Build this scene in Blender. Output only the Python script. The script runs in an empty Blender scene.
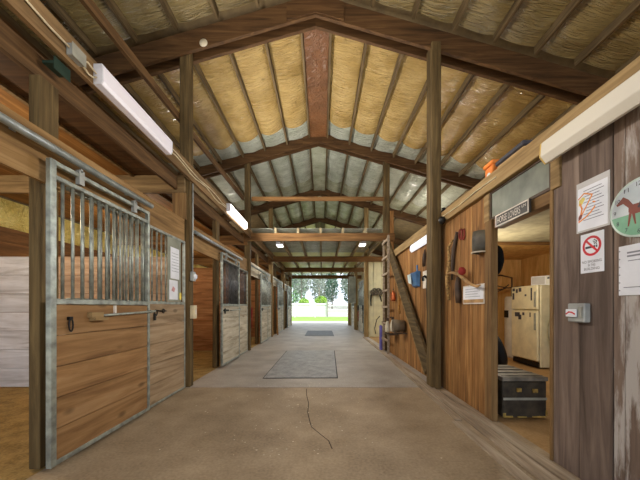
import bpy, bmesh, math, random
from mathutils import Vector, Matrix, noise
random.seed(7)
S = bpy.context.scene
COL = S.collection
ORD = ['first', 'second', 'third', 'fourth', 'fifth', 'sixth', 'seventh', 'eighth', 'ninth', 'tenth', 'eleventh']

# ------------------------------------------------------------------ materials
def lin(c):
    return tuple((v/255/12.92 if v/255 <= .04045 else ((v/255+.055)/1.055)**2.4) for v in c) + (1,)

def newmat(name):
    m = bpy.data.materials.new(name); m.use_nodes = True
    nt = m.node_tree
    return m, nt, nt.nodes['Principled BSDF']

def ramp(nt, stops):
    r = nt.nodes.new('ShaderNodeValToRGB')
    e = r.color_ramp.elements
    e[0].position, e[0].color = stops[0][0], lin(stops[0][1])
    e[1].position, e[1].color = stops[-1][0], lin(stops[-1][1])
    for p, c in stops[1:-1]:
        n = e.new(p); n.color = lin(c)
    return r

def wood(name, dark, mid, light, axis='Z', fine=16, along=1.1, rough=.75, vary=.3, knots=False, bump=.25, stain=None, stainmask=(.5, .62), stainscale=(2, 2, 2)):
    m, nt, b = newmat(name); N = nt.nodes; L = nt.links
    tc = N.new('ShaderNodeTexCoord'); oi = N.new('ShaderNodeObjectInfo'); ge = N.new('ShaderNodeNewGeometry')
    ml = N.new('ShaderNodeMath'); ml.operation = 'MULTIPLY'; ml.inputs[1].default_value = 37.0
    L.new(oi.outputs['Random'], ml.inputs[0])
    ad = N.new('ShaderNodeMath'); ad.operation = 'MULTIPLY_ADD'; ad.inputs[1].default_value = 53.0
    L.new(ge.outputs['Random Per Island'], ad.inputs[0]); L.new(ml.outputs[0], ad.inputs[2])
    va = N.new('ShaderNodeVectorMath'); va.operation = 'ADD'
    L.new(tc.outputs['Object'], va.inputs[0]); L.new(ad.outputs[0], va.inputs[1])
    mp = N.new('ShaderNodeMapping')
    sc = [fine]*3; sc['XYZ'.index(axis)] = along
    mp.inputs['Scale'].default_value = sc
    L.new(va.outputs[0], mp.inputs['Vector'])
    nz = N.new('ShaderNodeTexNoise'); nz.inputs['Scale'].default_value = 1.0
    nz.inputs['Detail'].default_value = 6; nz.inputs['Roughness'].default_value = .62
    nz.inputs['Distortion'].default_value = .6
    L.new(mp.outputs[0], nz.inputs['Vector'])
    r = ramp(nt, [(.30, dark), (.5, mid), (.70, light)])
    L.new(nz.outputs['Fac'], r.inputs['Fac'])
    big = N.new('ShaderNodeTexNoise'); big.inputs['Scale'].default_value = 2.2; big.inputs['Detail'].default_value = 3
    L.new(va.outputs[0], big.inputs['Vector'])
    # board-to-board tone plus broad blotches
    t1 = N.new('ShaderNodeMath'); t1.operation = 'MULTIPLY_ADD'
    t1.inputs[1].default_value = vary; t1.inputs[2].default_value = 1 - vary*.5 - .2
    L.new(ge.outputs['Random Per Island'], t1.inputs[0])
    t2 = N.new('ShaderNodeMath'); t2.operation = 'MULTIPLY_ADD'; t2.inputs[1].default_value = .4
    L.new(big.outputs['Fac'], t2.inputs[0]); L.new(t1.outputs[0], t2.inputs[2])
    hv = N.new('ShaderNodeHueSaturation')
    L.new(r.outputs[0], hv.inputs['Color']); L.new(t2.outputs[0], hv.inputs['Value'])
    out = hv.outputs[0]
    if knots:
        m2 = N.new('ShaderNodeMapping'); s2 = [5.0]*3; s2['XYZ'.index(axis)] = 2.2
        m2.inputs['Scale'].default_value = s2
        L.new(va.outputs[0], m2.inputs['Vector'])
        vo = N.new('ShaderNodeTexVoronoi'); vo.inputs['Scale'].default_value = 1.0
        L.new(m2.outputs[0], vo.inputs['Vector'])
        kr = N.new('ShaderNodeMapRange'); kr.inputs['From Min'].default_value = .07; kr.inputs['From Max'].default_value = .17
        kr.inputs['To Min'].default_value = .55; kr.inputs['To Max'].default_value = 0
        L.new(vo.outputs['Distance'], kr.inputs['Value'])
        mx = N.new('ShaderNodeMix'); mx.data_type = 'RGBA'
        L.new(kr.outputs[0], mx.inputs['Factor']); L.new(out, mx.inputs['A'])
        mx.inputs['B'].default_value = lin([int(v*.55) for v in dark])
        out = mx.outputs['Result']
    if stain:
        m3 = N.new('ShaderNodeMapping'); m3.inputs['Scale'].default_value = stainscale
        L.new(va.outputs[0], m3.inputs['Vector'])
        n3 = N.new('ShaderNodeTexNoise'); n3.inputs['Scale'].default_value = 1; n3.inputs['Detail'].default_value = 7
        n3.inputs['Roughness'].default_value = .7
        L.new(m3.outputs[0], n3.inputs['Vector'])
        k3 = N.new('ShaderNodeMapRange'); k3.inputs['From Min'].default_value, k3.inputs['From Max'].default_value = stainmask
        k3.inputs['To Max'].default_value = .8
        L.new(n3.outputs['Fac'], k3.inputs['Value'])
        mx = N.new('ShaderNodeMix'); mx.data_type = 'RGBA'
        L.new(k3.outputs[0], mx.inputs['Factor']); L.new(out, mx.inputs['A'])
        mx.inputs['B'].default_value = lin(stain)
        out = mx.outputs['Result']
    L.new(out, b.inputs['Base Color'])
    b.inputs['Roughness'].default_value = rough
    b.inputs['Specular IOR Level'].default_value = .25
    bp = N.new('ShaderNodeBump'); bp.inputs['Strength'].default_value = bump; bp.inputs['Distance'].default_value = .01
    L.new(nz.outputs['Fac'], bp.inputs['Height']); L.new(bp.outputs[0], b.inputs['Normal'])
    return m

def plain(name, c, rough=.6, metal=0, var=.12, scale=6, bump=.0, spec=.4, trans=0):
    m, nt, b = newmat(name); N = nt.nodes; L = nt.links
    tc = N.new('ShaderNodeTexCoord')
    nz = N.new('ShaderNodeTexNoise'); nz.inputs['Scale'].default_value = scale; nz.inputs['Detail'].default_value = 4
    L.new(tc.outputs['Object'], nz.inputs['Vector'])
    lo = [max(0, int(v*(1-var))) for v in c]; hi = [min(255, int(v*(1+var))) for v in c]
    r = ramp(nt, [(.3, lo), (.7, hi)])
    L.new(nz.outputs['Fac'], r.inputs['Fac']); L.new(r.outputs[0], b.inputs['Base Color'])
    b.inputs['Roughness'].default_value = rough; b.inputs['Metallic'].default_value = metal
    b.inputs['Specular IOR Level'].default_value = spec
    if trans: b.inputs['Transmission Weight'].default_value = trans
    if bump:
        bp = N.new('ShaderNodeBump'); bp.inputs['Strength'].default_value = bump; bp.inputs['Distance'].default_value = .01
        L.new(nz.outputs['Fac'], bp.inputs['Height']); L.new(bp.outputs[0], b.inputs['Normal'])
    return m

def glow(name, c, strength, base=(235, 235, 235)):
    m, nt, b = newmat(name)
    b.inputs['Base Color'].default_value = lin(base); b.inputs['Roughness'].default_value = .4
    b.inputs['Emission Color'].default_value = lin(c); b.inputs['Emission Strength'].default_value = strength
    return m

def foilsheet(name, lo, hi, rough=.28, bump=.6, scale=(3.5, 24, 3.5), spots=True, dist=.09):
    """plastic-faced insulation: crinkled, a little glossy"""
    m, nt, b = newmat(name); N = nt.nodes; L = nt.links
    tc = N.new('ShaderNodeTexCoord'); oi = N.new('ShaderNodeObjectInfo')
    ml = N.new('ShaderNodeMath'); ml.operation = 'MULTIPLY'; ml.inputs[1].default_value = 41.0
    L.new(oi.outputs['Random'], ml.inputs[0])
    va = N.new('ShaderNodeVectorMath'); va.operation = 'ADD'
    L.new(tc.outputs['Object'], va.inputs[0]); L.new(ml.outputs[0], va.inputs[1])
    n1 = N.new('ShaderNodeTexNoise'); n1.inputs['Scale'].default_value = 2.4; n1.inputs['Detail'].default_value = 5
    L.new(va.outputs[0], n1.inputs['Vector'])
    r = ramp(nt, [(.3, lo), (.7, hi)])
    L.new(n1.outputs['Fac'], r.inputs['Fac']); out = r.outputs[0]
    if spots:
        vo = N.new('ShaderNodeTexNoise'); vo.inputs['Scale'].default_value = 4.5; vo.inputs['Detail'].default_value = 8
        L.new(va.outputs[0], vo.inputs['Vector'])
        kr = N.new('ShaderNodeMapRange'); kr.inputs['From Min'].default_value = .66; kr.inputs['From Max'].default_value = .72
        kr.inputs['To Max'].default_value = .45
        L.new(vo.outputs['Fac'], kr.inputs['Value'])
        mx = N.new('ShaderNodeMix'); mx.data_type = 'RGBA'
        L.new(kr.outputs[0], mx.inputs['Factor']); L.new(out, mx.inputs['A']); mx.inputs['B'].default_value = lin([int(v*.55) for v in lo])
        out = mx.outputs['Result']
    L.new(out, b.inputs['Base Color'])
    b.inputs['Roughness'].default_value = rough; b.inputs['Specular IOR Level'].default_value = .6
    mp = N.new('ShaderNodeMapping'); mp.inputs['Scale'].default_value = scale
    L.new(va.outputs[0], mp.inputs['Vector'])
    n2 = N.new('ShaderNodeTexNoise'); n2.inputs['Scale'].default_value = 1; n2.inputs['Detail'].default_value = 4; n2.inputs['Distortion'].default_value = 1.2
    L.new(mp.outputs[0], n2.inputs['Vector'])
    bp = N.new('ShaderNodeBump'); bp.inputs['Strength'].default_value = bump; bp.inputs['Distance'].default_value = dist
    L.new(n2.outputs['Fac'], bp.inputs['Height']); L.new(bp.outputs[0], b.inputs['Normal'])
    return m

M = {}
M['beam'] = wood('brown timber', (62, 44, 26), (98, 72, 44), (124, 94, 60), 'Y', vary=.2)
M['beamx'] = wood('brown cross timber', (78, 54, 28), (116, 82, 46), (142, 106, 64), 'X', vary=.2)
M['joist'] = wood('pale joist timber', (120, 104, 76), (158, 142, 110), (186, 172, 140), 'Y', vary=.2)
M['post_lit'] = wood('lit tan post', (92, 74, 44), (132, 108, 68), (160, 136, 94), 'Z', vary=.2)  # far posts: lighter tone paints front light onto them
M['beamtan'] = wood('tan cross timber', (96, 76, 50), (132, 108, 74), (156, 130, 92), 'X', vary=.15)
M['post'] = wood('backlit olive brown post', (54, 43, 25), (88, 71, 43), (118, 98, 63), 'Z', vary=.2)  # tone darkened to carry backlit shade
M['purlin'] = wood('roof purlin timber', (72, 58, 38), (106, 88, 60), (136, 116, 84), 'Y', vary=.25)
M['rafter'] = wood('rafter timber', (56, 38, 20), (86, 60, 34), (110, 80, 48), 'X', vary=.2)
M['girder'] = wood('girder timber', (84, 66, 44), (124, 98, 66), (156, 126, 88), 'Y', vary=.2)
M['header'] = wood('header plank', (106, 80, 48), (144, 112, 70), (168, 136, 92), 'Y', vary=.2)
M['orange'] = wood('orange plywood', (128, 88, 40), (164, 118, 60), (190, 144, 80), 'Y', vary=.2)
M['loft'] = wood('shaded loft plywood', (58, 39, 22), (84, 58, 33), (102, 72, 43), 'X', vary=.3)  # inner loft strip, its shade painted as a darker tone
M['loftlit'] = wood('lit brown loft plywood', (104, 70, 34), (138, 96, 48), (164, 120, 66), 'Y', vary=.3)  # outer loft sheets, lighter tone paints the light on them
M['door'] = wood('brown door planks', (116, 84, 52), (150, 114, 74), (172, 138, 98), 'Y', fine=11, along=.9, vary=.22, knots=True)
M['front'] = wood('greyed front planks', (122, 100, 74), (160, 136, 106), (186, 164, 134), 'Y', fine=11, along=.9, vary=.22, knots=True)
M['pale'] = wood('pale weathered planks', (146, 134, 112), (186, 176, 154), (208, 200, 180), 'Y', fine=12, vary=.22, knots=True)
M['pink'] = wood('pinkish partition planks', (146, 114, 88), (188, 156, 126), (210, 184, 156), 'X', fine=10, vary=.2, knots=True)
M['white'] = wood('whitewashed partition planks', (170, 166, 164), (206, 204, 206), (226, 226, 230), 'X', fine=10, vary=.16)
M['part'] = wood('brown partition planks', (122, 80, 46), (160, 110, 68), (186, 138, 92), 'X', fine=10, vary=.2, knots=True)
M['outer'] = wood('outer wall planks', (84, 58, 34), (116, 82, 48), (140, 102, 62), 'Y', fine=10, vary=.25)
M['wallnear'] = wood('grey brown wall boards', (76, 63, 55), (108, 92, 82), (132, 115, 103), 'Z', fine=15, vary=.22)
M['wallworn'] = wood('worn wall board', (84, 70, 60), (116, 98, 86), (140, 122, 108), 'Z', fine=15, vary=.1, stain=(186, 180, 174), stainmask=(.5, .60), stainscale=(9, 9, 1.3))
M['wallfar'] = wood('amber wall boards', (94, 65, 36), (144, 101, 56), (180, 137, 84), 'Z', fine=15, vary=.4, knots=True)
M['plate'] = wood('tan top plate', (112, 90, 58), (146, 120, 80), (170, 144, 102), 'Y', vary=.15)
M['trimz'] = wood('brown door casing', (84, 62, 38), (118, 90, 56), (146, 116, 76), 'Z', vary=.15)
M['trimy'] = wood('brown lintel', (84, 62, 38), (118, 90, 56), (146, 116, 76), 'Y', vary=.15)
M['sill'] = wood('weathered floor sill', (118, 100, 82), (160, 142, 120), (190, 174, 152), 'Y', fine=14, vary=.35)
M['ply'] = wood('tack room plywood', (186, 142, 78), (210, 168, 102), (226, 188, 124), 'Z', fine=8, vary=.1)
M['steel'] = plain('galvanised steel', (150, 156, 148), .45, .55, .18, 14, spec=.5)
M['track'] = plain('grey track steel', (150, 156, 154), .4, .5, .15, 10)
M['darkbar'] = plain('dark steel bars', (92, 94, 96), .45, .6, .2, 10)
M['black'] = plain('black iron', (24, 23, 22), .5, .3, .2)
M['blackcloth'] = plain('black cloth', (20, 19, 18), .9)
M['brace'] = wood('grey brown brace', (58, 46, 28), (88, 72, 46), (112, 94, 64), 'Y', fine=18, vary=.1)
M['bracelit'] = M['plate']
M['tan_batt'] = foilsheet('amber insulation facing', (172, 140, 78), (206, 174, 110), rough=.2, bump=1.0)
M['pale_batt'] = foilsheet('silver insulation facing', (184, 188, 168), (222, 226, 210), rough=.15, bump=1.0, spots=False, dist=.16)
M['green_batt'] = foilsheet('greenish insulation facing', (176, 178, 148), (214, 216, 190), rough=.2, bump=1.0, spots=False, dist=.14)
M['olive_batt'] = foilsheet('olive insulation facing', (132, 114, 70), (164, 144, 96), bump=.9)
M['yellow_lit_batt'] = foilsheet('yellow lit insulation facing', (206, 196, 110), (232, 226, 150), spots=False)  # bright yellow carries the light of the far bays in the colour
M['wallbatt'] = foilsheet('yellow wall insulation', (206, 184, 96), (236, 220, 140), scale=(14, 14, 14), bump=1.0, dist=.15)
M['red_batt'] = foilsheet('reddish ridge facing', (100, 64, 36), (134, 90, 56), rough=.35, scale=(9, 9, 9))
M['deck'] = plain('roof deck', (110, 92, 62), .8)
M['lamp_off'] = glow('milky lamp diffuser', (250, 244, 255), .04, (236, 232, 240))
M['lamp_warm'] = glow('milky warm lamp diffuser', (255, 238, 205), .04, (212, 206, 192))
M['lamp_on'] = glow('lit lamp diffuser', (255, 246, 235), 4.0)
M['lamp_cool'] = glow('cool lamp diffuser', (226, 236, 255), .35)
M['lampend'] = plain('lamp end cap', (202, 200, 206), .5)
M['amberend'] = plain('yellowed lamp end', (206, 172, 92), .5)
M['greybox'] = plain('grey electrical box', (160, 162, 158), .5, .2)
M['beigebox'] = plain('beige outlet box', (204, 190, 156), .5)
M['teal'] = plain('teal hanger plate', (44, 64, 54), .5, .3)
M['cable'] = plain('pale cable', (214, 200, 168), .6)
M['paper'] = plain('white paper', (226, 228, 234), .5, var=.04)
M['greypaper'] = plain('grey laminate', (188, 186, 184), .4, var=.05)
M['ink'] = plain('dark ink', (70, 70, 76), .7)
M['greyink'] = plain('grey ink', (140, 142, 150), .7)
M['orangemark'] = plain('orange ink', (232, 140, 60), .4)
M['yellowink'] = plain('yellow ink', (230, 206, 90), .4)
M['redink'] = plain('red ink', (206, 40, 52), .5)
M['pinkink'] = plain('pink ink', (206, 150, 150), .6)
M['brownink'] = plain('chestnut ink', (134, 72, 58), .6)
M['greenink'] = plain('meadow green', (112, 168, 134), .35)
M['skyink'] = plain('clock sky', (196, 206, 210), .3, var=.06)
M['darksign'] = plain('dark grey sign', (58, 55, 50), .5)
M['signwhite'] = plain('sign white', (214, 206, 194), .6)
M['slate'] = plain('slate grey green panel', (104, 108, 96), .35, var=.25, scale=4)
M['darkframe'] = plain('dark frame', (70, 50, 34), .6)
M['cream'] = plain('cream enamel', (222, 214, 180), .35, var=.05)
M['white_enamel'] = plain('white enamel', (214, 214, 206), .4, var=.05)
M['greyenamel'] = plain('grey enamel', (150, 150, 140), .5)
M['hose'] = plain('grey hose', (150, 148, 128), .5)
M['trunk'] = plain('worn black trunk', (52, 46, 36), .6, var=.45, scale=9, bump=.3)
M['trunktop'] = plain('trunk lid', (112, 106, 96), .5, var=.3, scale=7)
M['tackceil'] = plain('dull pale ceiling board', (150, 144, 118), .7)
M['brass'] = plain('worn brass', (166, 140, 76), .5, .4, .35, 16)
M['rubber'] = plain('black rubber', (30, 30, 30), .7)
M['leather'] = plain('dark leather', (66, 50, 38), .6, var=.3)
M['greyleather'] = plain('grey leather', (84, 78, 66), .6, var=.3)
M['rope'] = plain('tan rope', (150, 118, 72), .85, var=.35, scale=40, bump=.5)
M['horn'] = plain('pale curved branch', (168, 132, 86), .6, var=.3)
M['redcloth'] = plain('red cloth', (140, 42, 34), .8)
M['redmetal'] = plain('rusty red iron', (128, 52, 40), .6, .3)
M['blue'] = plain('blue plastic', (72, 112, 156), .45)
M['lightblue'] = plain('light card', (206, 222, 226), .5)
M['copper'] = plain('copper', (196, 106, 62), .35, .7)
M['orangebox'] = plain('orange box', (226, 132, 56), .5)
M['darklid'] = plain('dark lid', (70, 70, 78), .4)
M['tanbox'] = plain('tan box', (176, 144, 98), .6)
M['purple'] = plain('purple cloth', (96, 88, 156), .8)
M['bucket'] = plain('brown bucket', (104, 90, 70), .6)
M['bottle'] = plain('cream bottle', (204, 194, 170), .4)
M['greypanel'] = plain('grey shutter panel', (134, 136, 120), .6)
M['metalwall'] = plain('pale metal siding', (216, 210, 174), .5, var=.04)
M['hat'] = plain('black felt', (16, 15, 14), .95)
M['fence'] = plain('white fence paint', (232, 232, 232), .6, var=.03)
M['trunkbark'] = plain('grey bark', (150, 140, 128), .9, var=.2)

def ground_mat(name, a, b_, scale, fine=60, bump=.2, mid=None, rough=.85, spec=.3):
    m, nt, b = newmat(name); N = nt.nodes; L = nt.links
    tc = N.new('ShaderNodeTexCoord')
    n1 = N.new('ShaderNodeTexNoise'); n1.inputs['Scale'].default_value = scale; n1.inputs['Detail'].default_value = 8; n1.inputs['Roughness'].default_value = .6
    n2 = N.new('ShaderNodeTexNoise'); n2.inputs['Scale'].default_value = fine; n2.inputs['Detail'].default_value = 3
    L.new(tc.outputs['Object'], n1.inputs['Vector']); L.new(tc.outputs['Object'], n2.inputs['Vector'])
    ma = N.new('ShaderNodeMath'); ma.operation = 'MULTIPLY_ADD'; ma.inputs[1].default_value = .35
    L.new(n2.outputs['Fac'], ma.inputs[0])
    sb = N.new('ShaderNodeMath'); sb.operation = 'MULTIPLY'; sb.inputs[1].default_value = .65
    L.new(n1.outputs['Fac'], sb.inputs[0]); L.new(sb.outputs[0], ma.inputs[2])
    r = ramp(nt, [(.36, a), (.64, b_)])
    L.new(ma.outputs[0], r.inputs['Fac']); L.new(r.outputs[0], b.inputs['Base Color'])
    b.inputs['Roughness'].default_value = rough; b.inputs['Specular IOR Level'].default_value = spec
    bp = N.new('ShaderNodeBump'); bp.inputs['Strength'].default_value = bump; bp.inputs['Distance'].default_value = .01
    L.new(ma.outputs[0], bp.inputs['Height']); L.new(bp.outputs[0], b.inputs['Normal'])
    return m
M['concrete'] = ground_mat('warm lit dusty concrete', (134, 115, 90), (178, 158, 130), 1.7, 45, .15, rough=.55)  # near slabs: warm light held in the browner colour
M['concrete_cool_lit'] = ground_mat('cool lit grey concrete', (142, 133, 122), (182, 174, 163), 1.4, 45, .15, rough=.5)  # far slabs: cool daylight held in the greyer colour
M['gap'] = plain('dark joint', (58, 46, 36), .9)
M['mat'] = ground_mat('blue grey rubber mat', (126, 126, 124), (170, 169, 166), 5, 40, .25, rough=.5)
M['darkmat'] = ground_mat('dark rubber mat', (84, 86, 88), (112, 114, 116), 4, 40, .25, rough=.6)
M['dirt'] = ground_mat('golden stall bedding', (122, 98, 52), (184, 152, 92), 5, 50, .8)
M['gravel'] = ground_mat('pale gravel', (186, 182, 170), (216, 212, 202), 4, 80)
M['apron'] = ground_mat('pale concrete apron', (170, 168, 164), (200, 198, 194), 2, 60)
M['grass'] = ground_mat('sunlit grass', (104, 140, 48), (150, 186, 84), 3, 60, .8)
M['sand'] = ground_mat('pale sand', (150, 148, 138), (184, 182, 172), 1, 30)
M['tackfloor'] = ground_mat('tan tack room floor', (150, 118, 76), (184, 150, 104), 2, 40)
M['shaving'] = plain('pale shavings', (226, 214, 190), .8)
M['leaf_yellow'] = plain('yellow green leaves', (140, 176, 70), .6, var=.2)
M['leaf_green'] = plain('green leaves', (128, 166, 118), .6, var=.25)
M['leaf_grey'] = plain('grey green leaves', (146, 156, 142), .6, var=.2)
M['leaf_dark'] = plain('dark evergreen leaves', (84, 112, 92), .6, var=.25)

# ------------------------------------------------------------------ mesh builder
class MB:
    def __init__(self, T=None):
        self.bm = bmesh.new(); self.T = T or Matrix.Identity(4); self.mi = 0
    def v(self, p): return self.bm.verts.new(self.T @ Vector(p))
    def face(self, vs, smooth=False):
        try:
            f = self.bm.faces.new(vs); f.material_index = self.mi; f.smooth = smooth
        except ValueError: pass
    def hexa(self, p):
        v = [self.v(q) for q in p]
        for i in ((0, 3, 2, 1), (4, 5, 6, 7), (0, 1, 5, 4), (1, 2, 6, 5), (2, 3, 7, 6), (3, 0, 4, 7)):
            self.face([v[k] for k in i])
        return self
    def box(self, x0, x1, y0, y1, z0, z1):
        return self.hexa([(x0, y0, z0), (x1, y0, z0), (x1, y1, z0), (x0, y1, z0), (x0, y0, z1), (x1, y0, z1), (x1, y1, z1), (x0, y1, z1)])
    def bar(self, a, b, w, h, up=(0, 0, 1)):
        """rectangular bar between two points; h along up, w across"""
        a, b = Vector(a), Vector(b); d = (b-a).normalized(); s = d.cross(Vector(up)).normalized(); u = s.cross(d)
        s *= w/2; u *= h/2
        return self.hexa([a-s-u, a+s-u, b+s-u, b-s-u, a-s+u, a+s+u, b+s+u, b-s+u])
    def tube(self, pts, r, seg=8, cap=True):
        pts = [Vector(p) for p in pts]; n = len(pts)
        rs = r if isinstance(r, (list, tuple)) else [r]*n
        rings = []; prev = None
        for i, p in enumerate(pts):
            d = (pts[min(i+1, n-1)] - pts[max(i-1, 0)]).normalized()
            ref = prev if prev is not None else (Vector((0, 0, 1)) if abs(d.z) < .9 else Vector((1, 0, 0)))
            s = d.cross(ref)
            if s.length < 1e-5: s = d.cross(Vector((.3, 1, .2)))
            s.normalize(); u = s.cross(d).normalized(); prev = u
            rings.append([self.v(p + (s*math.cos(2*math.pi*k/seg) + u*math.sin(2*math.pi*k/seg))*rs[i]) for k in range(seg)])
        for a, b in zip(rings, rings[1:]):
            for k in range(seg):
                self.face([a[k], a[(k+1) % seg], b[(k+1) % seg], b[k]], True)
        if cap:
            self.face(rings[0][::-1]); self.face(rings[-1])
        return self
    def cyl(self, a, b, r, seg=12, r2=None):
        return self.tube([a, b], [r, r if r2 is None else r2], seg)
    def lathe(self, c, prof, axis=(0, 0, 1), seg=24):
        ax = Vector(axis).normalized(); s = ax.cross(Vector((0, 0, 1)) if abs(ax.z) < .9 else Vector((1, 0, 0))).normalized(); u = ax.cross(s)
        c = Vector(c); rings = []
        for r, h in prof:
            if r < 1e-6: rings.append([self.v(c+ax*h)])
            else: rings.append([self.v(c+ax*h+(s*math.cos(2*math.pi*k/seg)+u*math.sin(2*math.pi*k/seg))*r) for k in range(seg)])
        for a, b in zip(rings, rings[1:]):
            for k in range(seg):
                q = [a[k % len(a)], a[(k+1) % len(a)], b[(k+1) % len(b)], b[k % len(b)]]
                q2 = []
                for w in q:
                    if w not in q2: q2.append(w)
                if len(q2) > 2: self.face(q2, True)
        return self
    def poly(self, pts, w=0.0, th=.001):
        """flat polygon in local u,v plane at height w, thin"""
        lo = [self.v((x, y, w)) for x, y in pts]; hi = [self.v((x, y, w+th)) for x, y in pts]
        self.face(lo[::-1]); self.face(hi); n = len(pts)
        for i in range(n): self.face([lo[i], lo[(i+1) % n], hi[(i+1) % n], hi[i]])
        return self
    def ring(self, c, r0, r1, w, th=.001, seg=40):
        for k in range(seg):
            a, b = 2*math.pi*k/seg, 2*math.pi*(k+1)/seg
            self.poly([(c[0]+r0*math.cos(a), c[1]+r0*math.sin(a)), (c[0]+r1*math.cos(a), c[1]+r1*math.sin(a)), (c[0]+r1*math.cos(b), c[1]+r1*math.sin(b)), (c[0]+r0*math.cos(b), c[1]+r0*math.sin(b))], w, th)
        return self
    def build(self, name, mat, parent=None, origin=None, bevel=0, recalc=True):
        bm = self.bm
        root = parent
        while root is not None and root.parent is not None: root = root.parent
        o0 = Vector(root['_o']) if root is not None else Vector(origin or (0, 0, 0))
        for v in bm.verts: v.co -= o0
        if recalc: bmesh.ops.recalc_face_normals(bm, faces=bm.faces)
        me = bpy.data.meshes.new(name); bm.to_mesh(me); bm.free()
        for m in (mat if isinstance(mat, (list, tuple)) else [mat]): me.materials.append(m)
        o = bpy.data.objects.new(name, me); COL.objects.link(o)
        if parent is not None: o.parent = parent
        else:
            o.location = o0; o['_o'] = tuple(o0)
        if bevel:
            b = o.modifiers.new('bevel', 'BEVEL'); b.width = bevel; b.segments = 1; b.limit_method = 'ANGLE'
        return o

def tag(o, label, cat, group=None, kind=None):
    o['label'] = label; o['category'] = cat
    if group: o['group'] = group
    if kind: o['kind'] = kind
    return o
def struct(o):
    o['kind'] = 'structure'; return o
def thing(name, loc, label, cat, group=None):
    o = bpy.data.objects.new(name, None); COL.objects.link(o)
    o.location = loc; o['_o'] = tuple(loc); o.empty_display_size = .1
    return tag(o, label, cat, group)
def copypart(o, shift):
    c = o.copy(); COL.objects.link(c); c.parent = o.parent
    c.location = o.location + Vector(shift); return c

def text_mesh(s, T, height, width, th=.001, name='lettering', mat=None, parent=None):
    """lettering fitted into height x width, its lower left corner at local 0,0"""
    cu = bpy.data.curves.new('t', 'FONT'); cu.body = s; cu.size = 1; cu.extrude = .0
    ob = bpy.data.objects.new('t', cu); COL.objects.link(ob)
    dg = bpy.context.evaluated_depsgraph_get(); me = bpy.data.meshes.new_from_object(ob.evaluated_get(dg))
    bpy.data.objects.remove(ob); bpy.data.curves.remove(cu)
    xs = [v.co.x for v in me.vertices]; ys = [v.co.y for v in me.vertices]
    x0, x1, y0, y1 = min(xs), max(xs), min(ys), max(ys)
    root = parent
    while root.parent is not None: root = root.parent
    o0 = Vector(root['_o'])
    for v in me.vertices:
        v.co = T @ Vector(((v.co.x-x0)/(x1-x0)*width, (v.co.y-y0)/(y1-y0)*height, th)) - o0
    me.name = name; me.materials.append(mat)
    o = bpy.data.objects.new(name, me); COL.objects.link(o); o.parent = parent
    return o

def on_right(y, z, x=1.8):      # local u -> -Y, v -> Z, w -> -X (out of the right hand wall)
    return Matrix(((0, 0, -1, x), (-1, 0, 0, y), (0, 1, 0, z), (0, 0, 0, 1)))
def on_left(y, z, x=-2.0):      # u -> +Y, v -> Z, w -> +X
    return Matrix(((0, 0, 1, x), (1, 0, 0, y), (0, 1, 0, z), (0, 0, 0, 1)))

def boards_h(mb, fix, lo, hi, z0, z1, axis, n, th, gap=.006, jitter=.01):
    """horizontal planks; axis 'Y': plane x=fix, 'X': plane y=fix"""
    h = (z1-z0)/n
    for i in range(n):
        a = z0+i*h + (gap/2 if i else 0); b = z0+(i+1)*h-gap/2
        j = random.uniform(0, jitter)*th
        if axis == 'Y': mb.box(fix-th+j, fix+j, lo, hi, a, b)
        else: mb.box(lo, hi, fix+j, fix+th+j, a, b)

# ------------------------------------------------------------------ layout constants
PITCH = 3.62
T0 = 4.28                                  # front face of the first truss
TR = [T0 + PITCH*k for k in range(5)]      # truss front faces
RX = -.10                                  # ridge line
SL = .29
ZR = 5.86                                  # purlin underside at the ridge
def zroof(x): return ZR - SL*abs(x-RX)
YB = -2.4                                  # open end behind the camera
YE = TR[4]+.35                             # far gable

# ------------------------------------------------------------------ ground and floor
mb = MB()
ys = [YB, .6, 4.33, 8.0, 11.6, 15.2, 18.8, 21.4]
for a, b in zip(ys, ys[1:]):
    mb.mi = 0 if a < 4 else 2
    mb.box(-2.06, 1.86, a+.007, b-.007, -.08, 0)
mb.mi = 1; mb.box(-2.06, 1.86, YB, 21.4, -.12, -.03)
struct(mb.build('floor', [M['concrete'], M['gap'], M['concrete_cool_lit']]))
mb = MB(); mb.box(-5.7, -2.06, YB, YE, -.12, -.015); struct(mb.build('floor', M['dirt']))
mb = MB(); mb.box(1.86, 5.6, YB, 7.8, -.12, -.004); mb.box(1.86, 5.6, 7.8, YE, -.12, -.004); struct(mb.build('floor', M['tackfloor']))
mb = MB(); mb.box(-60, 60, -40, 24.8, -.3, -.125); o = mb.build('ground', M['gravel']); struct(o)
mb = MB(); mb.box(-6, 6, 21.4, 25.0, -.12, -.02); struct(mb.build('ground', M['gravel']))
mb = MB(); mb.box(-40, 40, 25.0, 36, -.3, -.02); struct(mb.build('ground', M['grass']))
mb = MB()
mb.hexa([(-60, 36, -.3), (60, 36, -.3), (90, 90, -.3), (-90, 90, -.3), (-60, 36, -.02), (60, 36, -.02), (90, 90, 2.2), (-90, 90, 2.2)])
struct(mb.build('ground', M['sand']))

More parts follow.
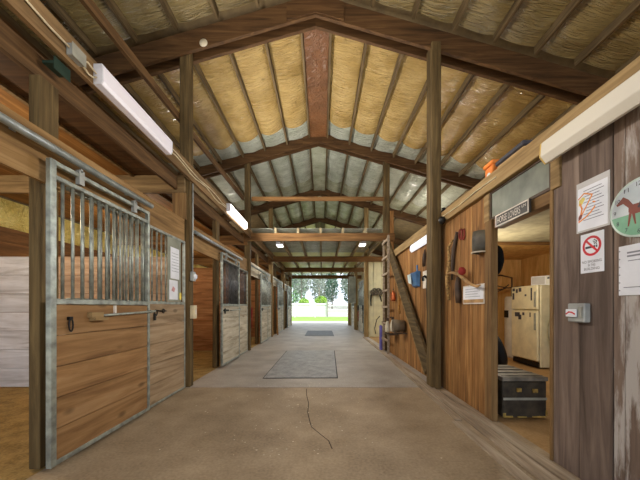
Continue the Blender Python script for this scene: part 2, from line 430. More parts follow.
# crack wandering along the near slab
mb = MB(); p = Vector((-.32, 4.2, .0004)); pts = []
for y, x in ((4.25, -.22), (3.95, -.2), (3.6, -.17), (3.3, -.15), (3.05, -.13), (2.9, -.1), (2.75, -.01), (2.6, .06), (2.45, .1)):
    pts.append((x+random.uniform(-.015, .015), y))
for (x0, y0), (x1, y1) in zip(pts, pts[1:]):
    w = .0045
    mb.poly([(x0-w, y0), (x0+w, y0), (x1+w, y1), (x1-w, y1)], .0002, .0006)
struct(mb.build('floor_crack', M['gap']))
mb = MB()
for i in range(120):
    y = random.uniform(2.3, 4.6); x = random.gauss(-.35, .5); a = random.uniform(0, 6.28); s = random.uniform(.004, .012)
    if -1.8 < x < 1.3:
        mb.poly([(x+s*math.cos(a+k*2.1), y+s*math.sin(a+k*2.1)*.6) for k in range(3)], .0003, .002)
tag(mb.build('wood_shavings', M['shaving']), 'pale shavings scattered over the near concrete slab', 'shavings', kind='stuff')

# rubber mats
mb = MB(); mb.hexa([(-.98, 4.88, .001), (.25, 4.9, .001), (.33, 7.95, .001), (-.95, 7.92, .001), (-.98, 4.88, .012), (.25, 4.9, .012), (.33, 7.95, .012), (-.95, 7.92, .012)])
o = mb.build('rubber_mat', M['mat'], origin=(-.3, 6.4, 0))
mb = MB(); mb.hexa([(-.996, 4.86, .0005), (.268, 4.88, .0005), (.348, 7.97, .0005), (-.966, 7.94, .0005), (-.996, 4.86, .006), (.268, 4.88, .006), (.348, 7.97, .006), (-.966, 7.94, .006)]); mb.build('dark_edge', M['rubber'], parent=o)
tag(o, 'large blue grey rubber mat in the middle of the aisle', 'mat')
mb = MB(); mb.box(-.72, .5, 12.0, 14.6, .001, .012)
tag(mb.build('rubber_mat', M['darkmat'], origin=(-.1, 13.3, 0)), 'smaller dark rubber mat near the far doorway', 'mat')

# timber sill along the right of the aisle
def sill(a, b, w, h, lab, mat='sill'):
    m_ = MB(); m_.bar((a[0], a[1], h/2+.001), (b[0], b[1], h/2+.001), w, h)
    tag(m_.build('floor_sill_board', M[mat], origin=((a[0]+b[0])/2, (a[1]+b[1])/2, 0)), lab, 'floor board')
sill((1.40, 1.6), (1.40, 3.02), .09, .014, 'short pale sill board on the floor nearest the camera, left of the tack room door')
sill((1.44, 3.05), (1.60, 7.75), .07, .014, 'long pale sill board edging the concrete in front of the amber wall')
sill((1.56, 1.4), (1.60, 7.75), .12, .022, 'grey brown sill plank between the aisle edge and the amber wall')
sill((1.70, 1.4), (1.715, 4.1), .10, .018, 'weathered sill plank running under the tack room doorway')
sill((1.61, 7.8), (1.66, 11.5), .09, .02, 'pale sill board edging the concrete beyond the ladder')

# ------------------------------------------------------------------ roof
mb = MB()
for sx, xe in ((-1, -6.0), (1, 5.9)):
    z0 = zroof(RX)+.15; z1 = zroof(xe)+.15
    mb = MB(); mb.hexa([(RX, YB-.3, z0), (xe, YB-.3, z1), (xe, YE+.5, z1), (RX, YE+.5, z0), (RX, YB-.3, z0+.05), (xe, YB-.3, z1+.05), (xe, YE+.5, z1+.05), (RX, YE+.5, z0+.05)])
    struct(mb.build('ceiling', M['deck']))

BAYNAME = ['nearest roof bay', 'second roof bay', 'third roof bay', 'fourth roof bay', 'farthest roof bay']
BAYY = [(.3, T0)] + [(TR[k]+.24, TR[k+1]) for k in range(4)]
offs = [.245 + .6*i for i in range(9)]
maxn = {0: (8, 8), 1: (7, 9), 2: (6, 8), 3: (5, 6), 4: (3, 3)}
battmat = [('olive_batt', 'olive_batt'), ('tan_batt', 'pale_batt'), ('pale_batt', 'green_batt'), ('green_batt', 'green_batt'), ('yellow_lit_batt', 'yellow_lit_batt')]
def battmesh(xa, xb, ya, yb, droop, amp=.03):
    m_ = MB(); nx, ny = 8, max(6, int((yb-ya)*14)); rows = []
    sd = random.uniform(0, 99)
    for j in range(ny+1):
        t = j/ny; y = ya+(yb-ya)*t; row = []
        for i in range(nx+1):
            u = i/nx; x = xa+(xb-xa)*u
            sag = (.02+droop*t**2)*(1-(2*u-1)**2*.75)
            n_ = noise.noise((x*3+sd, y*9, sd))*amp*(1-(2*u-1)**2*.6)
            row.append(m_.v((x, y, zroof(x)+.115-sag+n_)))
        rows.append(row)
    for a, b in zip(rows, rows[1:]):
        for i in range(nx): m_.face([a[i], a[i+1], b[i+1], b[i]], True)
    return m_
for k, (ya, yb) in enumerate(BAYY):
    for sd, sname in ((0, 'left'), (1, 'right')):
        sg = -1 if sd == 0 else 1
        nmax = maxn[k][sd]
        for i in range(nmax):
            x = RX+sg*offs[i]; z = zroof(x)
            mb = MB(); mb.box(x-.02, x+.02, ya+.002, yb-.002, z, z+.14)
            tag(mb.build('roof_purlin', M['purlin'], origin=(x, (ya+yb)/2, z)), f'wooden purlin, {ORD[i]} from the ridge on the {sname} slope, {BAYNAME[k]}', 'purlin', 'roof purlins')
            if i+1 < nmax:
                x2 = RX+sg*offs[i+1]; a, b = sorted((x, x2))
                ysplit = ya+(yb-ya)*(.80 if k == 1 else .66)
                o = battmesh(a+.024, b-.024, ya+.01, ysplit, .13).build('insulation_batt', M[battmat[k][0]], origin=((a+b)/2, (ya+yb)/2, z), recalc=False)
                tag(o, f'plastic faced insulation, {ORD[i]} gap from the ridge, {sname} slope, {BAYNAME[k]}', 'insulation', 'roof insulation batts')
                battmesh(a+.024, b-.024, ysplit+.01, yb-.01, .02).build('end_piece', M[battmat[k][1]], parent=o, recalc=False)
    # reddish panel along the ridge
    if k < 4:
        mb = MB(); n = max(8, int((yb-ya)*10)); rows = []
        for j in range(n+1):
            y = ya+.01+(yb-ya-.02)*j/n
            rows.append([mb.v((RX+u*.22, y, ZR-.035 + noise.noise((u*4, y*5, k))*.02)) for u in (-1, -.6, -.2, .2, .6, 1)])
        for a, b in zip(rows, rows[1:]):
            for i in range(5): mb.face([a[i], a[i+1], b[i+1], b[i]], True)
        o = mb.build('ridge_panel', M['red_batt' if k < 2 else 'green_batt'], origin=(RX, (ya+yb)/2, ZR), recalc=False)
        tag(o, f'{"reddish brown crinkled" if k < 2 else "greenish"} panel along the ridge, {BAYNAME[k]}', 'ridge panel', 'ridge panels')

# trusses: paired rafters with a dark gap between, gusset at the ridge
TN = ['nearest', 'second', 'third', 'fourth', 'farthest']
for k, y in enumerate(TR):
    zb = 5.52 if k == 0 else 5.70
    dep = .30 if k == 0 else .25
    t = thing('roof_truss', (RX, y+.11, zb), f'{TN[k]} brown timber roof truss spanning the barn', 'roof truss', 'roof trusses')
    for sg, xe in ((-1, -5.75), (1, 5.65)):
        for y0 in (y, y+.18):
            mb = MB(); dx = abs(xe-RX)
            mb.hexa([(RX, y0, zb), (xe, y0, zb-SL*dx), (xe, y0+.05, zb-SL*dx), (RX, y0+.05, zb),
                     (RX, y0, zb+dep), (xe, y0, zb+dep-SL*dx), (xe, y0+.05, zb+dep-SL*dx), (RX, y0+.05, zb+dep)])
            mb.build('rafter', M['rafter'], parent=t)
    mb = MB(); mb.poly([(RX-.42, zb-.10), (RX, zb+.02), (RX+.42, zb-.10), (RX+.42, zb+.16), (RX, zb+dep), (RX-.42, zb+.16)], 0, .02)
    for v in mb.bm.verts: v.co = Vector((v.co.x, y-.021+v.co.z, v.co.y))
    mb.build('ridge_gusset', M['rafter'], parent=t)

# white disc on the first rafter
mb = MB(); mb.lathe((-1.75, T0, 5.10), [(0, .008), (.055, .008), (.06, 0)], (0, -1, 0), 20)
o = mb.build('round_cover_plate', M['bottle'], origin=(-1.75, T0, 5.10)); tag(o, 'small white round cover plate on the nearest rafter, left side', 'cover plate')

# posts carrying the trusses
PN = ['nearest', 'second', 'third', 'fourth', 'farthest']
for k, y in enumerate(TR):
    zb = (5.52 if k == 0 else 5.70)
    xl0, xl1 = -2.13, -1.975
    mb = MB(); mb.box(xl0, xl1, y+.055, y+.175, 0, zb+.10-SL*abs(xl1-RX))
    tag(mb.build('barn_post', M['post' if k < 2 else 'post_lit'], origin=((xl0+xl1)/2, y+.11, 0), bevel=.006), f'{PN[k]} tall timber post on the left rising from the stall fronts to the roof', 'post', 'left aisle posts')
    xr0, xr1 = (1.605, 1.742) if k == 0 else (1.69, 1.86)
    yy = y-.06 if k == 0 else y
    mb = MB(); mb.box(xr0, xr1, y+.055-(.10 if k == 0 else 0), y+.175, 0 if k == 0 else 0, zb+.10-SL*abs(xr1-RX))
    tag(mb.build('barn_post', M['post' if k < 2 else 'post_lit'], origin=((xr0+xr1)/2, y+.11, 0), bevel=.006), f'{PN[k]} tall timber post on the right side of the aisle', 'post', 'right aisle posts')

# cross beams over the aisle and joists above them
for k in range(1, 5):
    y = TR[k]
    mb = MB(); mb.box(-2.3, 1.98 if k == 1 else 2.55, y+.005, y+.05, 3.0 if k < 3 else 3.03, 3.215 if k < 3 else 3.26)
    tag(mb.build('cross_beam', M['beamx'], origin=(0, y, 2.98)), f'brown timber beam across the aisle, {["","nearest","second","third","farthest above the doorway"][k]} of four', 'beam', 'aisle cross beams')
mb = MB(); mb.box(-1.92, 1.69, TR[1]+.01, TR[1]+.05, 4.10, 4.21)
tag(mb.build('tie_beam', M['beamx'], origin=(0, TR[1], 4.1)), 'slim timber tie high between the second pair of posts', 'beam')
xs = [-.66+.62*i for i in range(-1, 5)]
for k in range(1, 4):
    for i, x in enumerate(xs):
        mb = MB(); mb.box(x-.028, x+.028, TR[k]+.06, TR[k+1]+.04, 3.265 if k > 1 else 3.22, 3.37)
        tag(mb.build('ceiling_joist', M['joist'], origin=(x, TR[k]+1.8, 3.2)), f'lengthwise ceiling joist, {ORD[i]} from the left, above the {["","nearest","second","third"][k]} gap between cross beams', 'joist', 'ceiling joists over the aisle')
    mb = MB(); mb.box(-2.17, 1.685, TR[k]+(.12 if k == 1 else .005), TR[k+1]+.004, 3.372, 3.376)
    o = mb.build('ceiling', M['pale_batt' if k == 1 else 'yellow_lit_batt']); struct(o)  # farther sheets tinted for the yellow light on them

# long girders above the left stalls
mb = MB(); mb.box(-1.974, -1.935, YB+.2, YE-.1, 3.08, 3.30)
tag(mb.build('girder', M['girder'], origin=(-1.9, 8, 3.09)), 'long outer girder above the left stall fronts, carrying the lamps', 'girder')
mb = MB(); mb.box(-2.175, -2.135, YB+.2, YE-.1, 2.93, 3.14)
tag(mb.build('girder', M['beam'], origin=(-2.12, 8, 2.93)), 'long inner girder behind the left posts under the loft', 'girder')
mb = MB(); mb.bar((-2.155, .5, 3.93), (-2.155, TR[1]+.05, 4.17), .04, .11)
tag(mb.build('brace_board', M['beam'], origin=(-2.12, 4, 4)), 'thin reddish board running high along the left posts', 'brace')
# loft floor over the left stalls
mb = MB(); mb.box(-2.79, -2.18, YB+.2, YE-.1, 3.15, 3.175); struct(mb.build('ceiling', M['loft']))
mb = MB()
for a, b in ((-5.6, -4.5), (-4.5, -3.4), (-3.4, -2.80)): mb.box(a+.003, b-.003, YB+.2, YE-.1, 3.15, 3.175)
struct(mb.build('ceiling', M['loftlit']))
mb = MB(); mb.box(-2.815, -2.775, YB+.2, YE-.1, 3.12, 3.149)
tag(mb.build('loft_batten', M['beamtan'], origin=(-2.8, 8, 3.12)), 'thin pale batten running lengthwise under the left loft floor', 'batten')

# ------------------------------------------------------------------ left stalls
SN = ['nearest', 'second', 'third', 'fourth', 'farthest']
MIRR = Matrix(((-1, 0, 0, -.12), (0, 1, 0, 0), (0, 0, 1, 0), (0, 0, 0, 1)))
def stall(k, oy, side, kick, kick2, first=False, T=None):
    T = T or Matrix.Identity(4)
    sl = 'left' if side < 0 else 'right'
    nm = f'{SN[k]} {sl}'
    P = lambda x, y, z: tuple(T @ Vector((x, y+oy, z)))
    def mbx(): return MB(T @ Matrix.Translation((0, oy, 0)))
    xd = -1.955
    # sliding door
    d = thing('stall_door', P(-1.975, 2.69, .03), f'sliding stall door of the {nm} stall, planks below and steel bars above', 'stall door', 'sliding stall doors')
    y0, y1 = 2.09, 3.30
    m = mbx()
    m.box(xd-.04, xd, y0, y0+.05, .03, 2.28); m.box(xd-.04, xd, y1-.035, y1, .03, 2.28)
    for a, b in ((2.245, 2.28), (2.14, 2.175), (1.22, 1.262), (.03, .065)): m.box(xd-.036, xd-.003, y0+.05, y1-.035, a, b)
    m.build('frame', M['steel'], parent=d, bevel=.004)
    m = mbx(); boards_h(m, xd-.012, y0+.052, y1-.037, .066, 1.218, 'Y', 5, .024)
    m.build('kick_panel', M[kick], parent=d)
    b0 = None; n = 12
    for i in range(n):
        m = mbx(); y = y0+.05+(i+.75)*(y1-y0-.085)/(n+.5)
        m.tube([(xd-.02, y, 1.255), (xd-.02, y, 2.145)], .0115 if first else .010, 8).build('bar', M['steel' if k != 1 else 'darkbar'], parent=d)
    for y in (2.36, 3.04):
        m = mbx(); m.box(xd-.03, xd+.004, y-.025, y+.025, 2.19, 2.305).box(xd-.012, xd+.004, y-.01, y+.01, 2.29, 2.318)
        m.build('hanger', M['greybox'], parent=d)
    if True:
        m = mbx(); m.tube([(xd+.018, 2.55, 1.125), (xd+.018, 3.37, 1.15)], .011, 8); m.box(xd, xd+.03, 3.27, 3.29, 1.13, 1.165)
        m.build('latch_bar', M['steel'], parent=d)
    if first:
        m = mbx(); m.box(xd-.012, xd+.03, 2.43, 2.56, 1.11, 1.155).box(xd-.012, xd+.045, 2.45, 2.60, 1.085, 1.11)
        m.build('latch_block', M['plate'], parent=d)
        m = mbx(); m.tube([(xd+.008, 2.25+.018*math.sin(a), 1.06+.05*math.cos(a)) for a in [i*.5 for i in range(13)]], .006, 6); m.box(xd-.012, xd+.012, 2.235, 2.265, 1.10, 1.125)
        m.build('latch_ring', M['black'], parent=d)
        m = mbx(); m.box(xd-.012, xd+.004, 2.735, 2.755, 1.14, 1.215); m.build('white_peg', M['signwhite'], parent=d)
    else:
        m = mbx(); m.tube([(xd+.01, 2.22+.02*math.sin(a), 1.12+.05*math.cos(a)) for a in [i*.5 for i in range(13)]], .010, 6); m.box(xd-.012, xd+.02, 2.18, 2.44, 1.115, 1.15)
        m.build('latch_ring', M['black'], parent=d)
    # fixed front
    f = thing('stall_front', P(-2.03, 3.25, 0), f'fixed front of the {nm} stall with planks, bars and steel rails, beside its door', 'stall front', 'fixed stall fronts')
    xf = -2.01; fa, fb = 2.31, 4.27
    m = mbx(); m.box(xf-.035, xf, fb-.03, fb, 0.01, 2.13); m.box(xf-.035, xf, 3.29, 3.325, 0.01, 2.13)
    for a, b in ((2.13, 2.165), (1.235, 1.272), (.01, .04)): m.box(xf-.034, xf-.002, fa, fb, a, b)
    m.build('frame', M['steel'], parent=f, bevel=.004)
    m = mbx(); boards_h(m, xf-.008, fa, fb-.03, .04, 1.235, 'Y', 5, .024); m.build('kick_panel', M[kick2], parent=f)
    n = 18
    for i in range(n):
        y = fa+.05+i*.1
        if first and 3.76 < y < 4.12: continue
        if y > fb-.05: continue
        m = mbx(); m.tube([(xf-.018, y, 1.27), (xf-.018, y, 2.135)], .0105, 8).build('bar', M['steel' if k != 1 else 'darkbar'], parent=f)
    # header, track
    m = mbx(); m.box(-2.075, -2.047, .86, 4.32, 2.12, 2.5)
    if side > 0: m = mbx(); m.box(-2.075, -2.047, 2.0, 4.30, 2.12, 2.5)
    tag(m.build('header_board', M['header' if k < 2 and side < 0 else 'pale'], origin=P(-2.05, 2.4, 2.12)), f'wide wooden header board over the {nm} stall front', 'header board', 'stall header boards')
    ta, tb = ((.5, 3.31) if first else (.84, 3.42))
    if side > 0: ta = 2.0
    t = thing('door_track', P(-1.945, (ta+tb)/2, 2.345), f'grey steel sliding track above the {nm} stall door', 'door track', 'stall door tracks')
    m = mbx(); m.tube([(-1.945, ta, 2.35), (-1.945, tb, 2.35)], .028, 10); m.build('rail', M['track'], parent=t)
    m = mbx()
    for y in (ta+.3, (ta+tb)/2, tb-.3): m = mbx(); m.box(-2.037, -1.95, y-.02, y+.02, 2.372, 2.384).box(-2.037, -2.031, y-.02, y+.02, 2.36, 2.43); m.build('bracket', M['track'], parent=t)
    # jamb post beside the opening
    if side < 0:
        m = mbx(); m.box(-2.168, -2.085, 2.14, 2.30, 0, 2.92)
        tag(m.build('jamb_post', M['post'], origin=P(-2.12, 2.15, 0), bevel=.005), f'timber jamb post at the door opening of the {nm} stall', 'jamb post', 'stall jamb posts')

kicks = [('door', 'front'), ('pale', 'pale'), ('pale', 'pale'), ('pale', 'pale'), ('pale', 'pale')]
STEP = [0, 3.60, 7.24, 10.9, 14.5]
for k in range(5): stall(k, STEP[k], -1, *kicks[k], first=(k == 0))
stall(3, 10.9, 1, 'pale', 'pale', T=MIRR)
stall(4, 14.5, 1, 'pale', 'pale', T=MIRR)

# partitions between stalls and their top beams
for k in range(5):
    y = TR[k]+.08
    if k == 0:
        mb = MB(); boards_h(mb, y, -4.30, -2.14, 0, 1.96, 'X', 7, .035); 
        o = mb.build('stall_partition', M['pink'], origin=(-3.2, y, 0)); tag(o, 'pinkish brown plank partition behind the nearest barred door', 'partition')
        mb = MB(); boards_h(mb, y, -5.62, -4.31, 0, 1.96, 'X', 7, .035)
        o = mb.build('stall_partition', M['white'], origin=(-5, y, 0)); tag(o, 'whitewashed plank partition seen left of the nearest jamb post', 'partition')
    else:
        mb = MB(); boards_h(mb, y, -5.62, -2.14, 0, 2.28, 'X', 8, .035)
        o = mb.build('stall_partition', M['part'], origin=(-3.8, y, 0)); tag(o, f'brown plank partition inside the {SN[k]} left stall opening', 'partition', 'brown stall partitions')
    mb = MB(); mb.box(-5.62, -2.035, TR[k], TR[k]+.05, 2.89, 3.145)
    o = mb.build('partition_beam', M['beamtan' if k == 0 else 'beamx'], origin=(-3.8, y, 2.89)); tag(o, f'horizontal beam over the partition behind the {SN[k]} left post', 'beam', 'beams above the stall partitions')
mb = MB(); mb.box(-2.21, -2.02, TR[0]+.005, TR[0]+.05, 2.5, 2.888)
tag(mb.build('stub_post', M['trimz'], origin=(-2.1, TR[0], 2.5)), 'short light timber stub under the nearest partition beam', 'post')
# outer wall on the left
mb = MB(); boards_h(mb, -5.64, YB, YE, 0, 2.62, 'Y', 10, .04); struct(mb.build('wall_left', M['outer']))
mb = MB(); n = 90; rows = []
for j in range(n+1):
    y = YB+(YE-YB)*j/n
    rows.append([mb.v((-5.66+noise.noise((y*3, z*3, 1))*.05, y, z)) for z in (2.62, 2.8, 3.0, 3.13)])
for a, b in zip(rows, rows[1:]):
    for i in range(3): mb.face([a[i], a[i+1], b[i+1], b[i]], True)
struct(mb.build('wall_left', M['wallbatt'], recalc=False))
mb = MB(); mb.box(-5.82, -5.74, YB, YE, -.1, 4.3); struct(mb.build('wall_left', M['deck']))
mb = MB()
for y in (1.2, 2.4, 3.6, 4.8, 6, 7.2, 8.4, 9.6, 10.8, 12):
    pass
# dark cap board leaning along the outer wall
mb = MB(); mb.bar((-5.58, 3.0, 2.50), (-5.58, TR[0], 2.50), .03, .22)
tag(mb.build('wall_board', M['beam'], origin=(-5.58, 4, 2.4)), 'dark board along the outer wall above the whitewashed partition', 'board')

# small fittings on the nearest left post and front
px = -1.973
def box_on_left(name, y, z, w, h, dpt, mat, label, cat, x=px, extra=None):
    t = thing(name, (x+dpt/2, y, z), label, cat)
    m = MB(); m.box(x+.001, x+dpt, y-w/2, y+w/2, z-h/2, z+h/2); m.build('body', M[mat], parent=t, bevel=.006)
    if extra:
        m = MB(); extra(m); m.build(extra.__name__, M[extra.mat], parent=t)
    return t
def outlet_face(m): m.box(px+.061, px+.066, 4.37, 4.41, 1.09, 1.16)
outlet_face.mat = 'signwhite'
box_on_left('outlet_box', 4.385, 1.125, .115, .20, .06, 'beigebox', 'beige electrical outlet box low on the nearest left post', 'outlet box', extra=outlet_face)
def round_sensor(m): m.lathe((px+.05, 4.40, 1.66), [(0, .02), (.03, .02), (.045, .0)], (1, 0, 0), 16)
round_sensor.mat = 'paper'
box_on_left('switch_box', 4.38, 1.66, .09, .14, .05, 'greybox', 'small grey switch box with round white knob on the nearest left post', 'switch box', extra=round_sensor)
mb = MB(); mb.tube([(px+.015, 4.40, 3.07), (px+.015, 4.40, 2.6), (px+.015, 4.39, 2.2), (px+.015, 4.39, 1.735)], .012, 8)
tag(mb.build('conduit', M['greybox'], origin=(px, 4.42, 1.73)), 'grey conduit running down the nearest left post to the switch box', 'conduit')

# papers on the backing board of the nearest stall front
t = thing('notice_board', (-2.0, 3.93, 1.27), 'grey notice board with two white sheets on the nearest stall front', 'notice board')
mb = MB(); mb.box(-2.008, -2.002, 3.76, 4.115, 1.275, 2.125); mb.build('backing', M['greypanel'], parent=t)
mb = MB(); mb.box(-2.0015, -1.9995, 3.83, 4.06, 1.58, 2.0); mb.build('sheet', M['paper'], parent=t)
mb = MB(); mb.box(-2.0015, -1.9995, 3.80, 4.02, 1.30, 1.56); o = mb.build('sheet', M['paper'], parent=t)
mb = MB(on_left(3.80, 1.30, -1.9995)); mb.poly([(.05, .12), (.12, .10), (.15, .15), (.09, .18)], .0005); mb.build('red_mark', M['pinkink'], parent=o)
mb = MB(on_left(3.83, 1.62, -1.9995))
for i in range(7): mb.poly([(.03, .06+i*.04), (.21, .06+i*.04), (.21, .066+i*.04), (.03, .066+i*.04)], .0005)
mb.build('printed_lines', M['greyink'], parent=t)
mb = MB(); mb.box(-2.0015, -1.99, 4.07, 4.10, 1.3, 1.40); mb.build('marker', M['yellowink'], parent=t)
# black latch on the front
t = thing('gate_latch', (-2.0, 3.55, 1.1), 'black iron latch with ring on the nearest stall front planks', 'latch')
mb = MB(); mb.tube([(-2.005, 3.5+.03*math.sin(a), 1.13+.035*math.cos(a)) for a in [i*.5 for i in range(14)]], .007, 6); mb.build('ring', M['black'], parent=t)
mb = MB(); mb.tube([(-2.005, 3.52, 1.16), (-2.0, 3.60, 1.15), (-2.0, 3.72, 1.15)], .008, 6); mb.tube([(-2.0, 3.66+.02*math.sin(a), 1.15+.025*math.cos(a)) for a in [i*.5 for i in range(14)]], .006, 6); mb.build('bolt', M['black'], parent=t)
mb = MB(); mb.box(-2.01, -2.0, 3.46, 3.50, 1.04, 1.12); mb.build('plate', M['black'], parent=t)

# yellow plank and red halter further along
mb = MB(); mb.bar((-1.88, 12.35, 0.012), (-1.915, 12.35, 1.1), .04, .12, (0, 1, 0))
tag(mb.build('plank', M['orange'], origin=(-1.9, 12.35, 0)), 'short yellow plank standing against the third left stall front', 'plank')
t = thing('halter', (-1.91, 8.12, .9), 'red halter hanging on the second left post', 'halter')
mb = MB(); mb.tube([(-1.95, 8.06+.05*math.sin(a), 1.05+.14*math.cos(a)) for a in [i*.42 for i in range(16)]], .012, 6); mb.build('loop', M['redcloth'], parent=t)
mb = MB(); mb.tube([(-1.95, 8.06, .92), (-1.945, 8.05, .8), (-1.95, 8.07, .62)], .012, 6); mb.build('lead', M['redcloth'], parent=t)

# ------------------------------------------------------------------ lamps
def lamp(name, label, x, y0, y1, z0, z1, side, mat, endmat='lampend', depth=.10):
    """wraparound strip lamp fixed to a beam; side +1 faces +X"""
    t = thing(name, (x, (y0+y1)/2, z0), label, 'lamp', 'fluorescent strip lamps')
    prof = [(0, z0+.02), (depth*.55, z0), (depth, z0+(z1-z0)*.28), (depth*.92, z1-.03), (depth*.5, z1), (0, z1)] if side < 0 else [(0, z0), (depth*.8, z0), (depth, z0+.03), (depth, z1-.02), (depth*.9, z1), (0, z1)]
    def shell(a, b, s, nm, mt):
        m = MB(); rings = []
        for y in (a, b):
            rings.append([m.v((x+side*p*s, y, z0+(z-z0)*s+(1-s)*(z1-z0)/2)) for p, z in prof])
        n = len(prof)
        for i in range(n): m.face([rings[0][i], rings[0][(i+1) % n], rings[1][(i+1) % n], rings[1][i]])
        m.face(rings[0]); m.face(rings[1]); m.build(nm, M[mt], parent=t, bevel=.004)
    shell(y0+.012, y1-.012, .985, 'diffuser', mat)
    shell(y0, y0+.012, 1.0, 'end_cap', endmat); shell(y1-.012, y1, 1.0, 'end_cap', endmat)
    return t
lamp('strip_lamp', 'unlit milky strip lamp on the left girder nearest the camera', -1.935, 2.45, 3.60, 3.085, 3.26, 1, 'lamp_off', depth=.085)
lamp('strip_lamp', 'brightly lit strip lamp farther along the left girder', -1.935, 5.86, 7.2, 3.13, 3.30, 1, 'lamp_on', depth=.085)
lamp('strip_lamp', 'large milky strip lamp at top right above the wall clock', 1.745, .95, 2.215, 2.285, 2.47, -1, 'lamp_warm', 'amberend', .09)
lamp('strip_lamp', 'white strip lamp high on the amber wall behind the right post', 1.795, 4.55, 5.7, 2.265, 2.42, -1, 'lamp_cool', depth=.075)
for x, y, lab in ((-1.35, 9.3, 'small lit ceiling lamp on the left beyond the first cross beam'), (1.28, 9.2, 'small lit ceiling lamp on the right beyond the first cross beam')):
    t = thing('ceiling_lamp', (x, y, 3.2), lab, 'lamp')
    mb = MB(); mb.box(x-.09, x+.09, y-.13, y+.13, 3.14, 3.18); mb.build('diffuser', M['lamp_on'], parent=t, bevel=.01)
    mb = MB(); mb.box(x-.10, x+.10, y-.14, y+.14, 3.18, 3.37); mb.build('housing', M['lampend'], parent=t)

t = thing('junction_box', (-1.86, 2.25, 3.1), 'grey junction box on the left girder beside the unlit lamp', 'junction box')
mb = MB(); mb.box(-1.934, -1.885, 2.19, 2.31, 3.11, 3.20); mb.build('body', M['greybox'], parent=t, bevel=.004)
mb = MB(); mb.box(-1.884, -1.881, 2.185, 2.315, 3.105, 3.205); mb.build('cover', M['greyenamel'], parent=t)
mb = MB(); mb.tube([(-1.925, 1.55, 3.25), (-1.92, 1.9, 3.19), (-1.915, 2.05, 3.17), (-1.91, 2.19, 3.165)], .008, 6); tag(mb.build('cable', M['cable'], origin=(-1.87, 1.9, 3.2)), 'pale cable running into the near side of the junction box', 'cable')
for pts, lab in (([(-1.91, 2.311, 3.17), (-1.905, 2.36, 3.19), (-1.905, 2.40, 3.18), (-1.905, 2.448, 3.17)], 'upper short pale cable from junction box to unlit lamp'),
                 ([(-1.91, 2.311, 3.13), (-1.905, 2.37, 3.10), (-1.905, 2.41, 3.11), (-1.905, 2.448, 3.14)], 'lower looping pale cable from junction box to unlit lamp'),
                 ([(-1.925, 3.61+i*.2, 3.17+.025*math.sin(i*1.3)) for i in range(11)] + [(-1.925, 5.85, 3.2)], 'lower loose pale cable along the girder between the two left lamps'),
                 ([(-1.925, 3.61+i*.2, 3.22+.02*math.sin(i*.9+1)) for i in range(11)] + [(-1.925, 5.85, 3.23)], 'upper loose pale cable along the girder between the two left lamps')):
    mb = MB(); mb.tube(pts, .0075, 6); tag(mb.build('cable', M['cable'], origin=pts[0]), lab, 'cable')
mb = MB(); mb.box(-2.085, -2.0, 2.16, 2.30, 3.02, 3.04); mb.box(-2.0, -1.995, 2.16, 2.30, 2.98, 3.075)
tag(mb.build('hanger_plate', M['teal'], origin=(-2, 2.2, 3.06)), 'teal metal hanger plate at the top of the nearest jamb post', 'bracket')

# ------------------------------------------------------------------ right wall
XW = 1.80
def vboards(mb, x, y0, y1, z0, z1, w, worn=None):
    y = y0
    while y < y1-.001:
        e = min(y+w*random.uniform(.9, 1.1), y1)
        if y1-e < .05: e = y1
        j = random.uniform(0, .006)
        mb.mi = 1 if (worn and (y+e)/2 < worn) else 0
        mb.box(x+j, x+.035, y+.003, e-.003, z0, z1); y = e
    mb.mi = 0
mb = MB(); vboards(mb, XW, YB, 1.795, 0, 2.42, .26, worn=1.79); vboards(mb, XW, 1.795, 2.262, 0, 2.42, .235)
struct(mb.build('wall_right', [M['wallnear'], M['wallworn']]))
mb = MB(); vboards(mb, XW, 3.16, 7.82, 0, 2.44, .155); struct(mb.build('wall_right', M['wallfar']))
# casing, lintel, dark panel above the tack room door
mb = MB(); mb.box(1.77, 1.842, 3.035, 3.16, 0, 2.12); struct(mb.build('trim_1', M['trimz'], bevel=.004))
mb = MB(); mb.box(1.79, 1.92, 2.255, 2.285, 0, 2.12); struct(mb.build('trim_2', M['trimz'], bevel=.004))
mb = MB(); mb.box(1.80, 1.90, 2.285, 3.035, 2.02, 2.12); struct(mb.build('trim_3', M['trimy'], bevel=.004))
mb = MB(); mb.box(1.785, 1.835, 3.105, 3.20, 2.12, 2.42); mb.box(1.785, 1.835, 2.18, 2.27, 2.11, 2.42); struct(mb.build('trim_4', M['plate'], bevel=.004))
t = thing('slate_panel', (1.8, 2.68, 2.12), 'dark grey green slate panel framed above the tack room door', 'panel')
mb = MB(); mb.box(1.805, 1.83, 2.29, 3.08, 2.145, 2.40); mb.build('slate', M['slate'], parent=t)
mb = MB()
for a in ((2.27, 3.10, 2.12, 2.145), (2.27, 3.10, 2.40, 2.42), (2.27, 2.29, 2.145, 2.40), (3.08, 3.10, 2.145, 2.40)): mb.box(1.793, 1.835, *a)
mb.build('frame', M['darkframe'], parent=t)
# top plate
mb = MB(); mb.box(1.745, 1.86, YB+.1, 7.95, 2.42, 2.585)
tag(mb.build('top_plate', M['plate'], origin=(1.8, 3, 2.42), bevel=.006), 'long tan timber plate along the top of the right wall', 'beam')
mb = MB(); mb.tube([(1.738, 2.9, 2.50), (1.735, 3.3, 2.505), (1.738, 3.7, 2.49), (1.735, 4.3, 2.505), (1.738, 4.6, 2.50)], .006, 6)
tag(mb.build('cable', M['cable'], origin=(1.74, 3.7, 2.5)), 'thin pale cable tacked along the right top plate', 'cable')

